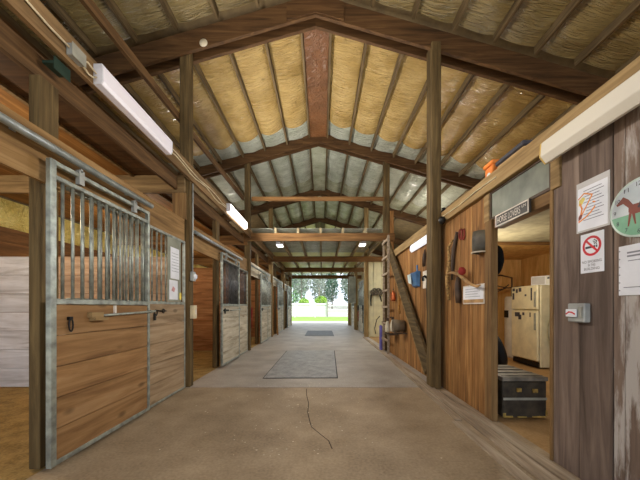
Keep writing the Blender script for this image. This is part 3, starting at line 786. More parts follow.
# street style sign
t = thing('wall_sign', (1.77, 2.72, 2.0), 'dark street sign with white words HORSE LOVERS LN over the tack room door', 'sign')
TS = on_right(2.93, 2.005, 1.775); W, H = .47, .115
mb = MB(TS); mb.box(0, W, 0, H, 0, .02); mb.build('plate', M['darksign'], parent=t)
mb = MB(TS)
for a in ((0, W, 0, .011), (0, W, H-.011, H), (0, .011, .011, H-.011), (W-.011, W, .011, H-.011)):
    mb.box(a[0], a[1], a[2], a[3], .02, .024)
mb.build('border', M['signwhite'], parent=t)
text_mesh('HORSE LOVERS', TS @ Matrix.Translation((.03, .027, .0215)), .062, .335, .001, mat=M['signwhite'], parent=t)
text_mesh('LN', TS @ Matrix.Translation((.385, .068, .0215)), .022, .05, .001, mat=M['signwhite'], parent=t)

# poster with orange zigzag strokes
t = thing('poster', (1.79, 1.93, 1.715), 'laminated white poster with orange zigzag strokes and printed lines, left of the clock', 'poster')
TS = on_right(2.047, 1.715, 1.80); W, H = .235, .345
mb = MB(TS); mb.box(0, W, 0, H, 0, .003); mb.build('laminate', M['greypaper'], parent=t)
mb = MB(TS); mb.box(.012, W-.012, .012, H-.04, .003, .0042); mb.build('sheet', M['paper'], parent=t)
mb = MB(TS)
for i in range(11):
    mb.poly([(.055+.02*(i % 2), .075+i*.02), (.2-.015*(i % 3), .075+i*.02), (.2-.015*(i % 3), .080+i*.02), (.055+.02*(i % 2), .080+i*.02)], .0043, .0004)
mb.build('printed_lines', M['greyink'], parent=t)
mb = MB(TS)
def stroke(mb, pts, w, wz):
    for (x0, y0), (x1, y1) in zip(pts, pts[1:]):
        d = Vector((x1-x0, y1-y0)).normalized()*w/2; n = Vector((-d.y, d.x)); d *= .5
        mb.poly([(x0-n.x-d.x, y0-n.y-d.y), (x1-n.x+d.x, y1-n.y+d.y), (x1+n.x+d.x, y1+n.y+d.y), (x0+n.x-d.x, y0+n.y-d.y)], wz, .0004)
stroke(mb, [(.018, .235), (.06, .262), (.12, .235), (.085, .18), (.05, .13), (.02, .085)], .009, .0049)
stroke(mb, [(.02, .075), (.07, .095), (.11, .12), (.14, .15)], .010, .0049)
stroke(mb, [(.03, .2), (.045, .16), (.035, .12)], .012, .0049)
stroke(mb, [(.125, .185), (.14, .178)], .009, .0049)
mb.build('orange_strokes', M['orangemark'], parent=t)
mb = MB(TS); mb.poly([(.02, .185), (.045, .19), (.07, .225), (.05, .24), (.022, .225)], .0049, .0003); mb.build('yellow_patch', M['yellowink'], parent=t)
mb = MB(TS); mb.poly([(.018, .085), (.04, .095), (.05, .12), (.03, .125), (.018, .11)], .0054, .0003); mb.build('brown_patch', M['brownink'], parent=t)

# wall clock with a horse
t = thing('wall_clock', (1.78, 1.64, 1.59), 'round wall clock picturing a brown horse on green meadow', 'clock')
cc = (1.625, 1.762); R = .166
TS = on_right(cc[0], cc[1], 1.80)
mb = MB(TS); mb.lathe((0, 0, 0), [(0, 0), (R, 0), (R, .016), (R*.95, .022), (0, .022)], (0, 0, 1), 40); mb.build('case', M['skyink'], parent=t)
mb = MB(TS); pts = [(R*.93*math.cos(a), R*.93*math.sin(a)) for a in [math.pi+.18+i*(math.pi-.36)/20 for i in range(21)]]
mb.poly(pts, .0225, .0008); mb.build('meadow', M['greenink'], parent=t)
mb = MB(TS); mb.ring((0, 0), R*.93, R, .0165, .006); mb.build('rim', plain('clear rim', (190, 206, 196), .2), parent=t)
mb = MB(TS)
mb.poly([(-.055, .012), (-.03, .025), (.04, .022), (.075, .03), (.085, -.005), (.07, -.03), (-.03, -.032), (-.055, -.015)], .0235, .001)      # trunk
mb.poly([(-.055, .012), (-.03, .022), (-.055, .06), (-.085, .085), (-.095, .075), (-.125, .05), (-.12, .04), (-.085, .045)], .0236, .001)       # neck and head, facing left
for x, dx, l in ((-.045, -.012, .075), (-.03, .012, .07), (.062, -.008, .07), (.076, .014, .072)):
    mb.poly([(x-.008, -.02), (x+.008, -.02), (x+.004+dx, -.02-l), (x-.003+dx, -.02-l)], .0236, .001)
mb.poly([(.075, .028), (.09, .02), (.105, -.04), (.095, -.045)], .0236, .001)
mb.build('horse_picture', M['brownink'], parent=t)
for h in range(1, 13):
    a = math.pi/2-h*math.pi/6; q = R*.80; hh = .024; ww = .026 if h > 9 else .014
    text_mesh(str(h), TS @ Matrix.Translation((q*math.cos(a)-ww/2, q*math.sin(a)-hh/2, .0245)), hh, ww, .0005, name='numeral', mat=M['ink'], parent=t)
mb = MB(TS); stroke(mb, [(0, 0), (.04, .10)], .008, .026); mb.build('minute_hand', M['ink'], parent=t)
mb = MB(TS); stroke(mb, [(0, 0), (.065, .03)], .010, .027); mb.build('hour_hand', M['ink'], parent=t)

# no smoking sign
t = thing('no_smoking_sign', (1.79, 1.93, 1.43), 'white no smoking sign with red circle under the poster', 'sign')
TS = on_right(2.015, 1.43, 1.80); W, H = .168, .266
mb = MB(TS); mb.box(0, W, 0, H, 0, .004); mb.build('plate', M['paper'], parent=t, bevel=.003)
mb = MB(TS); mb.ring((W/2, .178), .051, .067, .0042, .001); stroke(mb, [(W/2-.041, .178+.041), (W/2+.041, .178-.041)], .014, .0054); mb.build('red_circle', M['redink'], parent=t)
mb = MB(TS); mb.poly([(.038, .163), (.11, .163), (.11, .178), (.038, .178)], .0042, .0006); mb.poly([(.114, .163), (.124, .163), (.124, .178), (.114, .178)], .0042, .0006)
stroke(mb, [(.119, .184), (.112, .195), (.12, .203), (.108, .212), (.1, .217)], .006, .0042); stroke(mb, [(.108, .184), (.1, .193), (.104, .202), (.092, .208)], .005, .0042); mb.build('cigarette', M['ink'], parent=t)
for s, z, w in (('NO SMOKING', .066, .14), ('IN THIS', .042, .05), ('BUILDING', .018, .11)):
    text_mesh(s, TS @ Matrix.Translation(((W-w)/2, z, .0045)), .017, w, .0003, mat=M['ink'], parent=t)

# notice at the right edge (its code square is left out)
t = thing('notice', (1.79, 1.65, 1.27), 'white laminated notice under the clock at the right edge', 'notice')
TS = on_right(1.757, 1.268, 1.80); W, H = .24, .295
mb = MB(TS); mb.box(0, W, 0, H, 0, .004); mb.build('sheet', M['paper'], parent=t, bevel=.003)
mb = MB(TS)
for z, a, b, hh in ((.245, .05, .19, .010), (.225, .05, .17, .010), (.20, .055, .185, .005), (.045, .03, .21, .005)): mb = MB(TS); mb.poly([(a, z), (b, z), (b, z+hh), (a, z+hh)], .0042, .0005); mb.build('printed_line', M['greyink'], parent=t)
mb = MB(TS)
for i in range(6): mb.lathe((.008, .03+i*.047, .004), [(0, .002), (.003, .002), (.003, 0)], (0, 0, 1), 8)
mb.build('rivets', M['ink'], parent=t)

# disconnect switch
t = thing('disconnect_switch', (1.77, 2.02, 1.1), 'grey disconnect switch box with red marking beside the doorway', 'switch box')
TS = on_right(2.075, 1.095, 1.80)
mb = MB(TS); mb.box(.0, .135, 0, .13, 0, .045); mb.build('body', M['greybox'], parent=t, bevel=.006)
mb = MB(TS); mb.box(.0, .085, .035, .09, .046, .06); mb.build('lever', M['paper'], parent=t, bevel=.004)
mb = MB(TS); stroke(mb, [(.008, .055), (.03, .07), (.055, .068), (.078, .056)], .010, .0605); mb.build('red_stripe', M['redink'], parent=t)
mb = MB(TS); mb.box(.095, .122, .03, .105, .046, .052); mb.build('handle', M['greyenamel'], parent=t)

# framed certificate on the amber wall
t = thing('framed_notice', (1.78, 3.42, 1.23), 'framed white notice with tan strip on the amber wall beside the doorway', 'picture')
TS = on_right(3.66, 1.235, 1.797); W, H = .48, .225
mb = MB(TS); mb.box(0, W, 0, H, 0, .018); mb.build('frame', M['signwhite'], parent=t, bevel=.003)
mb = MB(TS); mb.box(.015, W-.015, .055, H-.015, .018, .02); mb.build('sheet', M['paper'], parent=t)
mb = MB(TS); mb.box(.015, W-.015, .015, .055, .018, .02); mb.build('tan_strip', M['horn'], parent=t)
mb = MB(TS)
for i in range(4): mb.poly([(.06, .085+i*.03), (.4-.05*(i % 2), .085+i*.03), (.4-.05*(i % 2), .09+i*.03), (.06, .09+i*.03)], .0201, .0006)
mb.build('printed_lines', M['greyink'], parent=t)

# tack hanging on the amber wall
def yz_at(px_, py_, x=1.77):
    y = 290*x/(px_-322); return y, 1.2+(307-py_)*y/290
mb = MB()
def wpts(lst, x=1.775): 
    out = []
    for a, b in lst:
        y, z = yz_at(a, b, x); out.append((x, y, z))
    return out
t = thing('leather_strap', (1.775, 3.95, 1.35), 'long dark leather strap hanging on the amber wall right of the near post', 'strap')
mb = MB(); mb.tube(wpts([(457, 232), (455.5, 240), (453.5, 252), (452.5, 266), (452, 280)]), [.02, .024, .028, .022, .016], 8); mb.build('strap', M['leather'], parent=t)
mb = MB(); mb.tube(wpts([(453, 240), (448.5, 247), (449.5, 260), (447, 280), (449, 300)], 1.76), [.012, .02, .026, .03, .02], 8); mb.build('frayed_rope', M['rope'], parent=t)
for i, (a, b) in enumerate(((459.3, 234), (462, 234))):
    y, z = yz_at(a, b); mb = MB(); mb.tube([(1.785, y+.035*math.sin(q), z+.07*math.cos(q)) for q in [.5+i_*.4 for i_ in range(14)]], .011, 6)
    tag(mb.build('horseshoe', M['redmetal'], origin=(1.785, y, z)), f'{["left", "right"][i]} of two rusty horseshoes nailed to the amber wall', 'horseshoe', 'horseshoes on the amber wall')
t = thing('leather_cup', (1.72, 3.47, 1.95), 'dark grey leather stirrup cup hung on the amber wall near the door casing', 'stirrup')
y, z = yz_at(478, 241.5, 1.74)
mb = MB(); pr = []
n = 14
rows = []
for zz in (-.13, -.06, .03, .11):
    rr = .095-.25*(zz+.02)**2*2
    rows.append([mb.v((1.795-(rr+.02)*math.sin(q), y+rr*1.0*math.cos(q), z+zz)) for q in [math.pi*i/n for i in range(n+1)]])
for a, b in zip(rows, rows[1:]):
    for i in range(n): mb.face([a[i], a[i+1], b[i+1], b[i]], True)
o = mb.build('cup', M['greyleather'], parent=t)
sm = o.modifiers.new('s', 'SOLIDIFY'); sm.thickness = .012
mb = MB(); mb.tube([(r_[0]-.004, r_[1], r_[2]) for r_ in [(1.795-.115*math.sin(q), y+.09*math.cos(q), z-.125) for q in [math.pi*i/12 for i in range(13)]]], .008, 6); mb.build('rim', M['bottle'], parent=t)
t = thing('curved_branch', (1.74, 3.75, 1.42), 'pale curved branch hook with red bow above the framed notice', 'hook')
mb = MB(); mb.tube(wpts([(447, 274), (452, 272.5), (458, 274), (464, 279), (470, 284), (477, 286.5), (480, 285)], 1.70), [.012, .018, .02, .02, .018, .016, .01], 8); mb.build('branch', M['horn'], parent=t)
mb = MB(); y, z = yz_at(462, 271, 1.70); mb.lathe((1.70, y, z), [(0, -.06), (.035, -.035), (.045, 0), (.03, .04), (0, .055)], (0, .3, 1), 12); mb.build('bow', M['redcloth'], parent=t)
t = thing('feed_strap', (1.775, 3.95, 1.0), 'dark leather flap hanging under the curved branch', 'strap')
mb = MB(); mb.tube(wpts([(458, 277), (457.5, 285), (458, 295), (458, 303)], 1.77), [.022, .036, .042, .03], 8); mb.build('flap', M['leather'], parent=t)
# things behind the near post
y, z = yz_at(425, 262, 1.775)
t = thing('dried_bunch', (1.77, y, z), 'brown dried bunch hanging under the white lamp behind the right post', 'dried bunch')
mb = MB()
for i in range(9):
    a = random.uniform(-.06, .06); mb.tube([(1.775, y, z+.22), (1.77-random.uniform(0, .03), y+a*.6, z+.08), (1.77-random.uniform(0, .04), y+a, z-.08)], [.008, .014, .006], 5)
mb.build('stems', M['leather'], parent=t)
y, z = yz_at(416, 279, 1.77)
t = thing('wall_pocket', (1.76, y, z-.15), 'blue plastic wall pocket holding a pale card on the amber wall', 'wall pocket')
mb = MB(); mb.hexa([(1.795, y-.16, z-.16), (1.795, y+.16, z-.16), (1.74, y+.14, z-.13), (1.74, y-.14, z-.13), (1.795, y-.18, z+.14), (1.795, y+.18, z+.14), (1.70, y+.17, z+.12), (1.70, y-.17, z+.12)]); mb.build('pocket', M['blue'], parent=t, bevel=.01)
mb = MB(); mb.hexa([(1.697, y+.02, z-.1), (1.697, y+.22, z-.06), (1.692, y+.22, z-.06), (1.692, y+.02, z-.1), (1.688, y+.06, z+.10), (1.688, y+.26, z+.10), (1.682, y+.26, z+.10), (1.682, y+.06, z+.10)]); mb.build('card', M['lightblue'], parent=t)
mb = MB(); mb.box(1.785, 1.797, y-.03, y+.03, z+.14, z+.26); mb.build('tab', M['blue'], parent=t)
y, z = yz_at(425.5, 279, 1.795)
t = thing('switch_plate', (1.79, y, z), 'white switch plate on the amber wall just left of the near post', 'switch')
mb = MB(); mb.box(1.782, 1.798, y-.10, y+.10, z-.16, z+.14); mb.build('plate', M['signwhite'], parent=t, bevel=.004)
mb = MB(); mb.box(1.774, 1.782, y-.025, y+.025, z-.03, z+.03); mb.build('switch', M['greyenamel'], parent=t)
t = thing('hanging_crop', (1.66, 4.6, 1.05), 'black riding crop hooked on the side of the near right post', 'riding crop')
mb = MB(); yy = 4.47; X_ = 1.60
mb.tube([(X_+.03, yy, 1.64), (X_-.01, yy+.03, 1.68), (X_-.05, yy, 1.66), (X_-.045, yy, 1.60)], .018, 8); mb.build('hook', M['black'], parent=t)
mb = MB(); mb.tube([(X_+.02, yy, 1.63), (X_+.015, yy, 1.4), (X_+.02, yy, 1.13)], [.014, .011, .008], 8); mb.build('shaft', M['black'], parent=t)
mb = MB(); mb.lathe((1.69, T0-.20, 2.42), [(0, .05), (.035, .045), (.05, .0), (.03, -.05), (0, -.055)], (0, 0, 1), 14)
tag(mb.build('wood_knob', M['black'], origin=(1.69, T0-.20, 2.42)), 'dark round knob on the right side of the near right post', 'knob')

# diagonal brace
t = thing('diagonal_brace', (1.74, 4.5, .02), 'wide plank brace slanting from the near post foot up to the ladder post', 'brace')
mb = MB(); a = Vector((1.712, T0+.40, .20)); b = Vector((1.716, 7.70, 2.95))
mb.bar(a, b, .045, .31); mb.build('plank', M['brace'], parent=t, bevel=.004)
d_ = (b-a).normalized(); n_ = Vector((1, 0, 0)).cross(d_).normalized()
n_ = n_ if n_.y < 0 else n_
for sg_ in (1,):
    mb = MB(); q_ = Vector((-.0225, 0, 0))+(n_ if n_.z < 0 else -n_)*.150; mb.bar(a+q_, b+q_, .012, .022); mb.build('lit_edge', M['plate'], parent=t)  # light strip paints the lit narrow edge of the plank
# ladder on the second right post
t = thing('ladder', (1.66, 7.75, 0), 'wooden ladder fixed to the second right post up to the cross beam', 'ladder')
for y in (7.25, 7.80):
    mb = MB(); mb.box(1.635, 1.685, y-.018, y+.018, 0.026, 3.0); mb.build('rail', M['sill'], parent=t)
for i in range(7):
    mb = MB(); mb.box(1.612, 1.64, 7.2, 7.83, .34+i*.42, .39+i*.42); mb.build('rung', M['sill'], parent=t)
mb = MB(); mb.box(1.862, 1.97, TR[1]+.06, TR[1]+.12, 0, 3.84); tag(mb.build('jamb_board', M['wallfar'], origin=(1.9, TR[1], 0)), 'reddish jamb board against the second right post', 'board')
# bucket, bottles, copper items near the ladder
t = thing('feed_bucket', (1.70, 6.9, .75), 'brown bucket lying on its bracket beside the ladder', 'bucket')
y, z = yz_at(399, 326, 1.66)
mb = MB(); mb.lathe((1.78, y, z), [(.0, 0), (.12, 0), (.13, .12), (.145, .25), (.135, .25), (.12, .02)], (-1, .1, 0), 20); mb.build('pail', M['bucket'], parent=t)
mb = MB(); mb.box(1.58, 1.797, y-.12, y+.12, z-.165, z-.148); mb.build('bracket', M['leather'], parent=t)
for i, (a, b) in enumerate(((387.5, 325), (392.5, 324))):
    x = 1.55; y = 290*x/(a-322); z = 1.2+(307-b)*y/290
    y = 7.05-.2*i; x = (a-322)*y/290; z = 1.2+(307-b)*y/290
    t = thing('spray_bottle', (x, y, z-.2), f'{["left","right"][i]} cream bottle hanging by the ladder', 'bottle', 'cream bottles by the ladder')
    mb = MB(); mb.lathe((x, y, z-.17), [(0, 0), (.055, 0), (.06, .04), (.06, .17), (.03, .24), (.022, .27), (0, .27)], (0, 0, 1), 14); mb.build('body', M['bottle'], parent=t)
    mb = MB(); mb.lathe((x, y, z+.10), [(0, 0), (.028, 0), (.028, .06), (0, .06)], (0, 0, 1), 12); mb.box(x-.06, x+.03, y-.015, y+.015, z+.14, z+.17); mb.build('cap', M['leather'], parent=t)
mb = MB(); mb.box(1.56, 1.795, 6.78, 7.17, .535, .555); 
tag(mb.build('small_shelf', M['leather'], origin=(1.65, 6.97, .535)), 'small dark shelf under the cream bottles', 'shelf')
y, z = yz_at(394, 296, 1.74)
t = thing('copper_lantern', (1.74, y, z), 'copper coloured lantern hanging on the amber wall by the ladder', 'lantern')
mb = MB(); mb.lathe((1.72, y, z-.12), [(0, 0), (.05, 0), (.065, .05), (.05, .12), (.06, .17), (.02, .24), (0, .26)], (0, 0, 1), 14); mb.build('body', M['copper'], parent=t)
mb = MB(); mb.tube([(1.72, y-.05, z+.1), (1.74, y, z+.2), (1.72, y+.05, z+.1)], .006, 6); mb.build('handle', M['black'], parent=t)
y, z = yz_at(399.5, 296, 1.78)
mb = MB(); mb.tube([(1.785, y, z+.2), (1.775, y-.05, z+.05), (1.78, y+.02, z-.15), (1.785, y+.06, z-.3), (1.785, y+.02, z-.4)], [.02, .03, .025, .03, .02], 8)
tag(mb.build('orange_strap', M['orange'], origin=(1.785, y, z)), 'orange strap hanging on the wall behind the diagonal brace', 'strap')
# purple rug at the far foot of ladder
mb = MB(); mb.box(1.60, 1.66, 7.93, 8.12, .004, .7)
tag(mb.build('rolled_rug', M['purple'], origin=(1.63, 8.0, 0), bevel=.025), 'purple rolled rug standing at the foot of the ladder', 'rug')
mb = MB(); mb.tube([(1.60, 8.02, .95), (1.52, 8.05, .85), (1.47, 8.1, .6), (1.5, 8.1, .45)], .012, 6)
tag(mb.build('lead_rope', M['black'], origin=(1.55, 8.05, .7)), 'thin dark rope looping from the ladder towards the aisle', 'rope')

# boxes on top of the right wall
def storage(name, x0, x1, y0, y1, z0, z1, mat, lid, label):
    t = thing(name, ((x0+x1)/2, (y0+y1)/2, z0), label, 'box')
    mb = MB(); mb.box(x0, x1, y0, y1, z0, z1-.05); mb.build('body', M[mat], parent=t, bevel=.01)
    mb = MB(); mb.box(x0-.015, x1+.015, y0-.015, y1+.015, z1-.05, z1); mb.build('lid', M[lid], parent=t, bevel=.01)
    return t
mb = MB(); mb.box(1.86, 5.35, YB+.1, 7.8, 2.46, 2.5); struct(mb.build('ceiling', M['ply']))
t = storage('storage_box', 1.93, 2.1, 3.28, 3.44, 2.501, 2.87, 'orangebox', 'orangebox', 'orange storage box sitting on top of the right wall')
mb = MB(); mb.lathe((1.93, 3.36, 2.72), [(0, .006), (.03, .006), (.035, 0)], (-1, 0, 0), 14); mb.build('round_label', M['paper'], parent=t)
storage('storage_box', 1.93, 2.3, 2.78, 3.2, 2.501, 2.80, 'tanbox', 'darklid', 'tan storage box with dark lid on top of the right wall, nearer the camera')
t = thing('jug', (2.0, 4.75, 2.5), 'small dark jug standing on the right wall top near the post', 'jug')
mb = MB(); mb.lathe((1.99, 4.75, 2.501), [(0, 0), (.07, 0), (.09, .08), (.07, .2), (.03, .27), (.03, .32), (0, .32)], (0, 0, 1), 16); mb.build('body', M['black'], parent=t)
mb = MB(); mb.tube([(1.99, 4.79, 2.80), (1.99, 4.87, 2.78), (1.99, 4.84, 2.66)], .01, 6); mb.build('handle', M['black'], parent=t)
mb = MB(); mb.lathe((1.93, 5.0, 2.501), [(0, 0), (.03, 0), (.03, .22), (.012, .26), (.012, .3), (0, .3)], (0, 0, 1), 12)
tag(mb.build('bottle', M['signwhite'], origin=(1.93, 5.0, 2.5)), 'slim white bottle beside the jug on the right wall top', 'bottle')

# ------------------------------------------------------------------ tack room
mb = MB()
y = YB
mb.box(5.3, 5.34, YB, 2.6, 0, 2.46)
for a in range(5):
    mb.box(5.3, 5.34, 2.6+a*1.05+.002, 2.6+(a+1)*1.05-.002, 0, 2.46)
struct(mb.build('wall_back', M['ply']))
mb = MB()
for a in range(3): mb.box(1.86+a*1.15+.002, 1.86+(a+1)*1.15-.002, 7.72, 7.76, 0, 2.46)
struct(mb.build('wall_far', M['ply']))
mb = MB(); mb.box(1.86, 5.29, YB+.1, 5.45, 2.43, 2.455); struct(mb.build('ceiling', M['tackceil']))
mb = MB(); mb.box(1.9, 5.29, 5.45, 5.53, 2.38, 2.455); tag(mb.build('ceiling_batten', M['beamx'], origin=(3.5, 5.5, 2.38)), 'dark batten across the tack room ceiling', 'batten')
# refrigerator
t = thing('refrigerator', (4.5, 6.0, 0), 'cream top freezer refrigerator with dark magnets in the tack room', 'refrigerator')
fx0, fx1, fy0, fy1 = 4.22, 4.9, 5.6, 6.38
mb = MB(); mb.box(fx0, fx1, fy0, fy1, .02, 1.63); mb.build('cabinet', M['cream'], parent=t, bevel=.015)
mb = MB(); mb.box(fx0-.06, fx0-.004, fy0+.005, fy1-.005, 1.15, 1.63); fz = mb.build('freezer_door', M['cream'], parent=t, bevel=.015)
mb = MB(); mb.box(fx0-.06, fx0-.004, fy0+.005, fy1-.005, .14, 1.13); fd = mb.build('refrigerator_door', M['cream'], parent=t, bevel=.015)
mb = MB(); mb.box(fx0-.085, fx0-.061, fy0+.04, fy0+.065, 1.2, 1.5); mb.build('handle', M['greyenamel'], parent=fz)
mb = MB(); mb.box(fx0-.085, fx0-.061, fy0+.04, fy0+.065, .75, 1.08); mb.build('handle', M['greyenamel'], parent=fd)
mb = MB()
for a, b, c, d in ((6.25, 6.33, 1.54, 1.60), (6.16, 6.22, 1.50, 1.58), (6.05, 6.13, 1.52, 1.60), (6.27, 6.33, 1.36, 1.50), (5.9, 5.95, 1.42, 1.46), (5.74, 5.78, 1.33, 1.58)):
    mb = MB(); mb.box(fx0-.064, fx0-.061, a, b, c, d); mb.build('magnet', M['ink'], parent=fz)
for a, b, c, d in ((6.1, 6.25, 1.0, 1.09), (6.05, 6.14, .94, 1.04), (5.96, 6.02, 1.03, 1.09), (5.78, 5.81, 1.0, 1.09)): mb = MB(); mb.box(fx0-.064, fx0-.061, a, b, c, d); mb.build('magnet', M['ink'], parent=fd)
mb = MB(); mb.box(fx0-.03, fx0, fy0+.02, fy1-.02, .021, .12); mb.build('kick_plate', M['black'], parent=t)
# microwave on the refrigerator
t = thing('microwave', (4.45, 5.8, 1.632), 'white microwave oven on top of the cream refrigerator', 'microwave')
RM = Matrix.Translation((4.335, 6.02, 1.632)) @ Matrix.Rotation(math.radians(-55), 4, 'Z')
mb = MB(RM); mb.box(0, .36, 0, .3, .006, .20); mb.build('case', M['paper'], parent=t, bevel=.008)
mb = MB(RM); mb.box(.02, .24, -.008, -.001, .03, .18); mb.build('door', M['greypaper'], parent=t)
mb = MB(RM); mb.box(.26, .345, -.006, -.001, .03, .185); o = mb.build('control_panel', M['white_enamel'], parent=t)
mb = MB(RM); mb.box(.285, .32, -.012, -.0065, .13, .165); mb.build('display', M['ink'], parent=o)
# water heater
t = thing('water_heater', (4.66, 6.95, 0), 'pale cylindrical water heater behind the refrigerator', 'water heater')
mb = MB(); mb.lathe((4.66, 6.95, 0), [(0, .0), (.24, .0), (.245, .05), (.245, 1.40), (.22, 1.45), (0, 1.46)], (0, 0, 1), 28); mb.build('tank', M['white_enamel'], parent=t)
mb = MB(); mb.box(4.395, 4.425, 6.88, 7.0, .95, 1.12); mb.build('thermostat', M['black'], parent=t)
mb = MB(); mb.tube([(4.55, 6.95, 1.455), (4.55, 6.95, 1.9), (4.5, 7.3, 2.0), (4.5, 7.6, 2.0)], .02, 8); mb.build('pipe', M['leather'], parent=t)
mb = MB()
for pts in (((4.2, 7.2, 1.78), (4.35, 7.1, 1.7), (4.5, 7.0, 1.66), (4.8, 6.9, 1.7)), ((4.1, 7.3, 1.5), (4.25, 7.1, 1.56), (4.45, 7.0, 1.66)), ((4.3, 7.2, 1.62), (4.4, 7.05, 1.64), (4.5, 6.98, 1.74))):
    mb.tube(pts, .014, 6)
tag(mb.build('bare_branch', M['leather'], origin=(4.4, 7.1, 1.5)), 'bare brown branch above the water heater', 'branch')
# hose hanging on the refrigerator side
t = thing('hose', (4.6, 5.5, .4), 'grey hose looped down the side of the refrigerator', 'hose')
mb = MB(); mb.tube([(4.62, 5.53, 1.30), (4.5, 5.53, 1.18), (4.42, 5.53, 1.02), (4.36, 5.54, .85), (4.36, 5.54, .62), (4.42, 5.54, .44), (4.55, 5.54, .36), (4.75, 5.53, .45), (4.8, 5.53, .9), (4.7, 5.53, 1.25)], .035, 10); mb.build('loop', M['hose'], parent=t)
mb = MB(); mb.tube([(4.68, 5.54, 1.1), (4.52, 5.53, .95), (4.5, 5.54, .75), (4.58, 5.54, .6)], .03, 10); mb.build('inner_loop', M['hose'], parent=t)
t = thing('hanging_bag', (4.62, 5.42, .6), 'black bag hanging in front of the hose in the tack room', 'bag')
mb = MB(); mb.lathe((4.63, 5.38, .55), [(0, 0), (.09, .03), (.11, .15), (.1, .32), (.05, .42), (0, .43)], (0, 0, 1), 14); mb.build('sack', M['blackcloth'], parent=t)
mb = MB(); mb.tube([(4.60, 5.38, .97), (4.62, 5.38, 1.12), (4.66, 5.38, .97)], .01, 6); mb.build('strap', M['blackcloth'], parent=t)
# trunk
t = thing('trunk', (2.2, 3.45, 0), 'worn black trunk with grey lid inside the tack room doorway', 'trunk')
mb = MB(); mb.box(1.945, 2.42, 3.12, 3.78, .01, .40); mb.build('body', M['trunk'], parent=t, bevel=.012)
mb = MB(); mb.box(1.94, 2.43, 3.112, 3.79, .402, .445)
for i in range(4): mb.box(1.94+.02, 2.41, 3.16+i*.155, 3.18+i*.155, .446, .455)
mb.build('lid', M['trunktop'], parent=t, bevel=.006)
mb = MB(); mb.box(2.09, 2.135, 3.10, 3.118, .29, .33); mb.build('latch', M['brass'], parent=t)
mb = MB(); mb.box(2.26, 2.31, 3.10, 3.118, .28, .32); mb.build('latch', M['brass'], parent=t)
mb = MB(); mb.box(1.95, 2.415, 3.111, 3.1195, .20, .225); mb.build('band', M['greyenamel'], parent=t)
mb = MB()
for a in ((1.945, 1.975, .012, .06), (1.98, 2.05, .012, .03), (2.1, 2.2, .012, .025), (2.26, 2.40, .012, .027), (2.405, 2.42, .03, .09)): mb.box(a[0], a[1], 3.112, 3.1198, a[2], a[3])
mb.build('worn_edging', M['brass'], parent=t)
# tyre and hat
t = thing('tyre', (2.75, 4.4, .0), 'black tyre leaning behind the trunk in the tack room', 'tyre')
TT = Matrix.Translation((2.66, 4.45, .53)) @ Matrix.Rotation(math.radians(75), 4, 'Y') @ Matrix.Rotation(.2, 4, 'X')
mb = MB(TT); mb.lathe((0, 0, 0), [(.16, -.05), (.25, -.06), (.27, -.02), (.27, .02), (.25, .06), (.16, .05), (.16, -.05)], (0, 0, 1), 28); mb.build('tread', M['rubber'], parent=t)
mb = MB(TT); mb.lathe((0, 0, 0), [(0, -.02), (.155, -.03), (.155, .03), (0, .02)], (0, 0, 1), 20); mb.build('hub', M['greyenamel'], parent=t)
mb = MB(); mb.box(2.4, 2.95, 4.15, 4.8, .0, .25); o = mb.build('low_crate', M['ply'], origin=(2.7, 4.5, 0)); tag(o, 'low plywood crate under the tyre', 'crate')
t = thing('hat', (1.95, 3.35, 1.7), 'black wide brimmed hat hanging inside the tack room doorway', 'hat')
hc = (1.925, 3.22, 1.715)
mb = MB(); mb.lathe(hc, [(0, 0), (.165, .0), (.168, .006), (.165, .012), (.09, .014), (.085, .05), (.06, .065), (0, .06)], (1, -.12, 0), 28); mb.build('felt', M['hat'], parent=t)

# ------------------------------------------------------------------ right side beyond the ladder
mb = MB(); mb.box(1.86, 5.6, 7.78, 7.82, 0, 2.5); struct(mb.build('wall_far', M['wallfar']))
mb = MB(); x = 1.865; yw = TR[2]+.19
while x < 5.5:
    mb.box(x, x+.22, yw, yw+.02, 0, 3.1); mb.box(x+.22, x+.32, yw-.045, yw+.02, 0, 3.1); x += .32
struct(mb.build('wall_far', M['metalwall'], bevel=.004))
mb = MB(); mb.box(5.6, 5.66, YB, YE, -.1, 4.2); struct(mb.build('wall_right', M['wallfar']))
t = thing('bridle', (2.15, yw-.06, 1.2), 'tangle of black harness hanging on the pale metal wall', 'harness')
mb = MB()
for i in range(5):
    cx = 2.18+.09*i*.8-.15; r_ = .09+.02*(i % 2)
    mb.tube([(cx+r_*math.cos(q), yw-.14-.02*(i % 3), 1.78+.05*(i % 2)+r_*.9*math.sin(q)) for q in [j*.45 for j in range(15)]], .034, 6)
mb.build('loops', M['greyleather'], parent=t)
mb = MB(); mb.tube([(1.98, yw-.10, 1.75), (1.95, yw-.10, 1.5), (1.96, yw-.10, 1.25)], .03, 6); mb.tube([(2.3, yw-.10, 1.7), (2.36, yw-.10, 1.5), (2.38, yw-.10, 1.42)], .025, 6); mb.build('straps', M['black'], parent=t)
mb = MB(); mb.tube([(2.18, yw-.046, 1.9), (2.18, yw-.16, 1.9)], .02, 6); mb.build('hook', M['black'], parent=t)
for xa, xb in ((-5.74, -2.14), (1.865, 5.6)):
    mb = MB(); ps = [(xa, YE-.02), (xb, YE-.02)]
    za, zb_ = zroof(xa)+.1, zroof(xb)+.1
    mb.hexa([(xa, YE-.03, -.1), (xb, YE-.03, -.1), (xb, YE, -.1), (xa, YE, -.1), (xa, YE-.03, za), (xb, YE-.03, zb_), (xb, YE, zb_), (xa, YE, za)])
    struct(mb.build('wall_end', M['metalwall']))
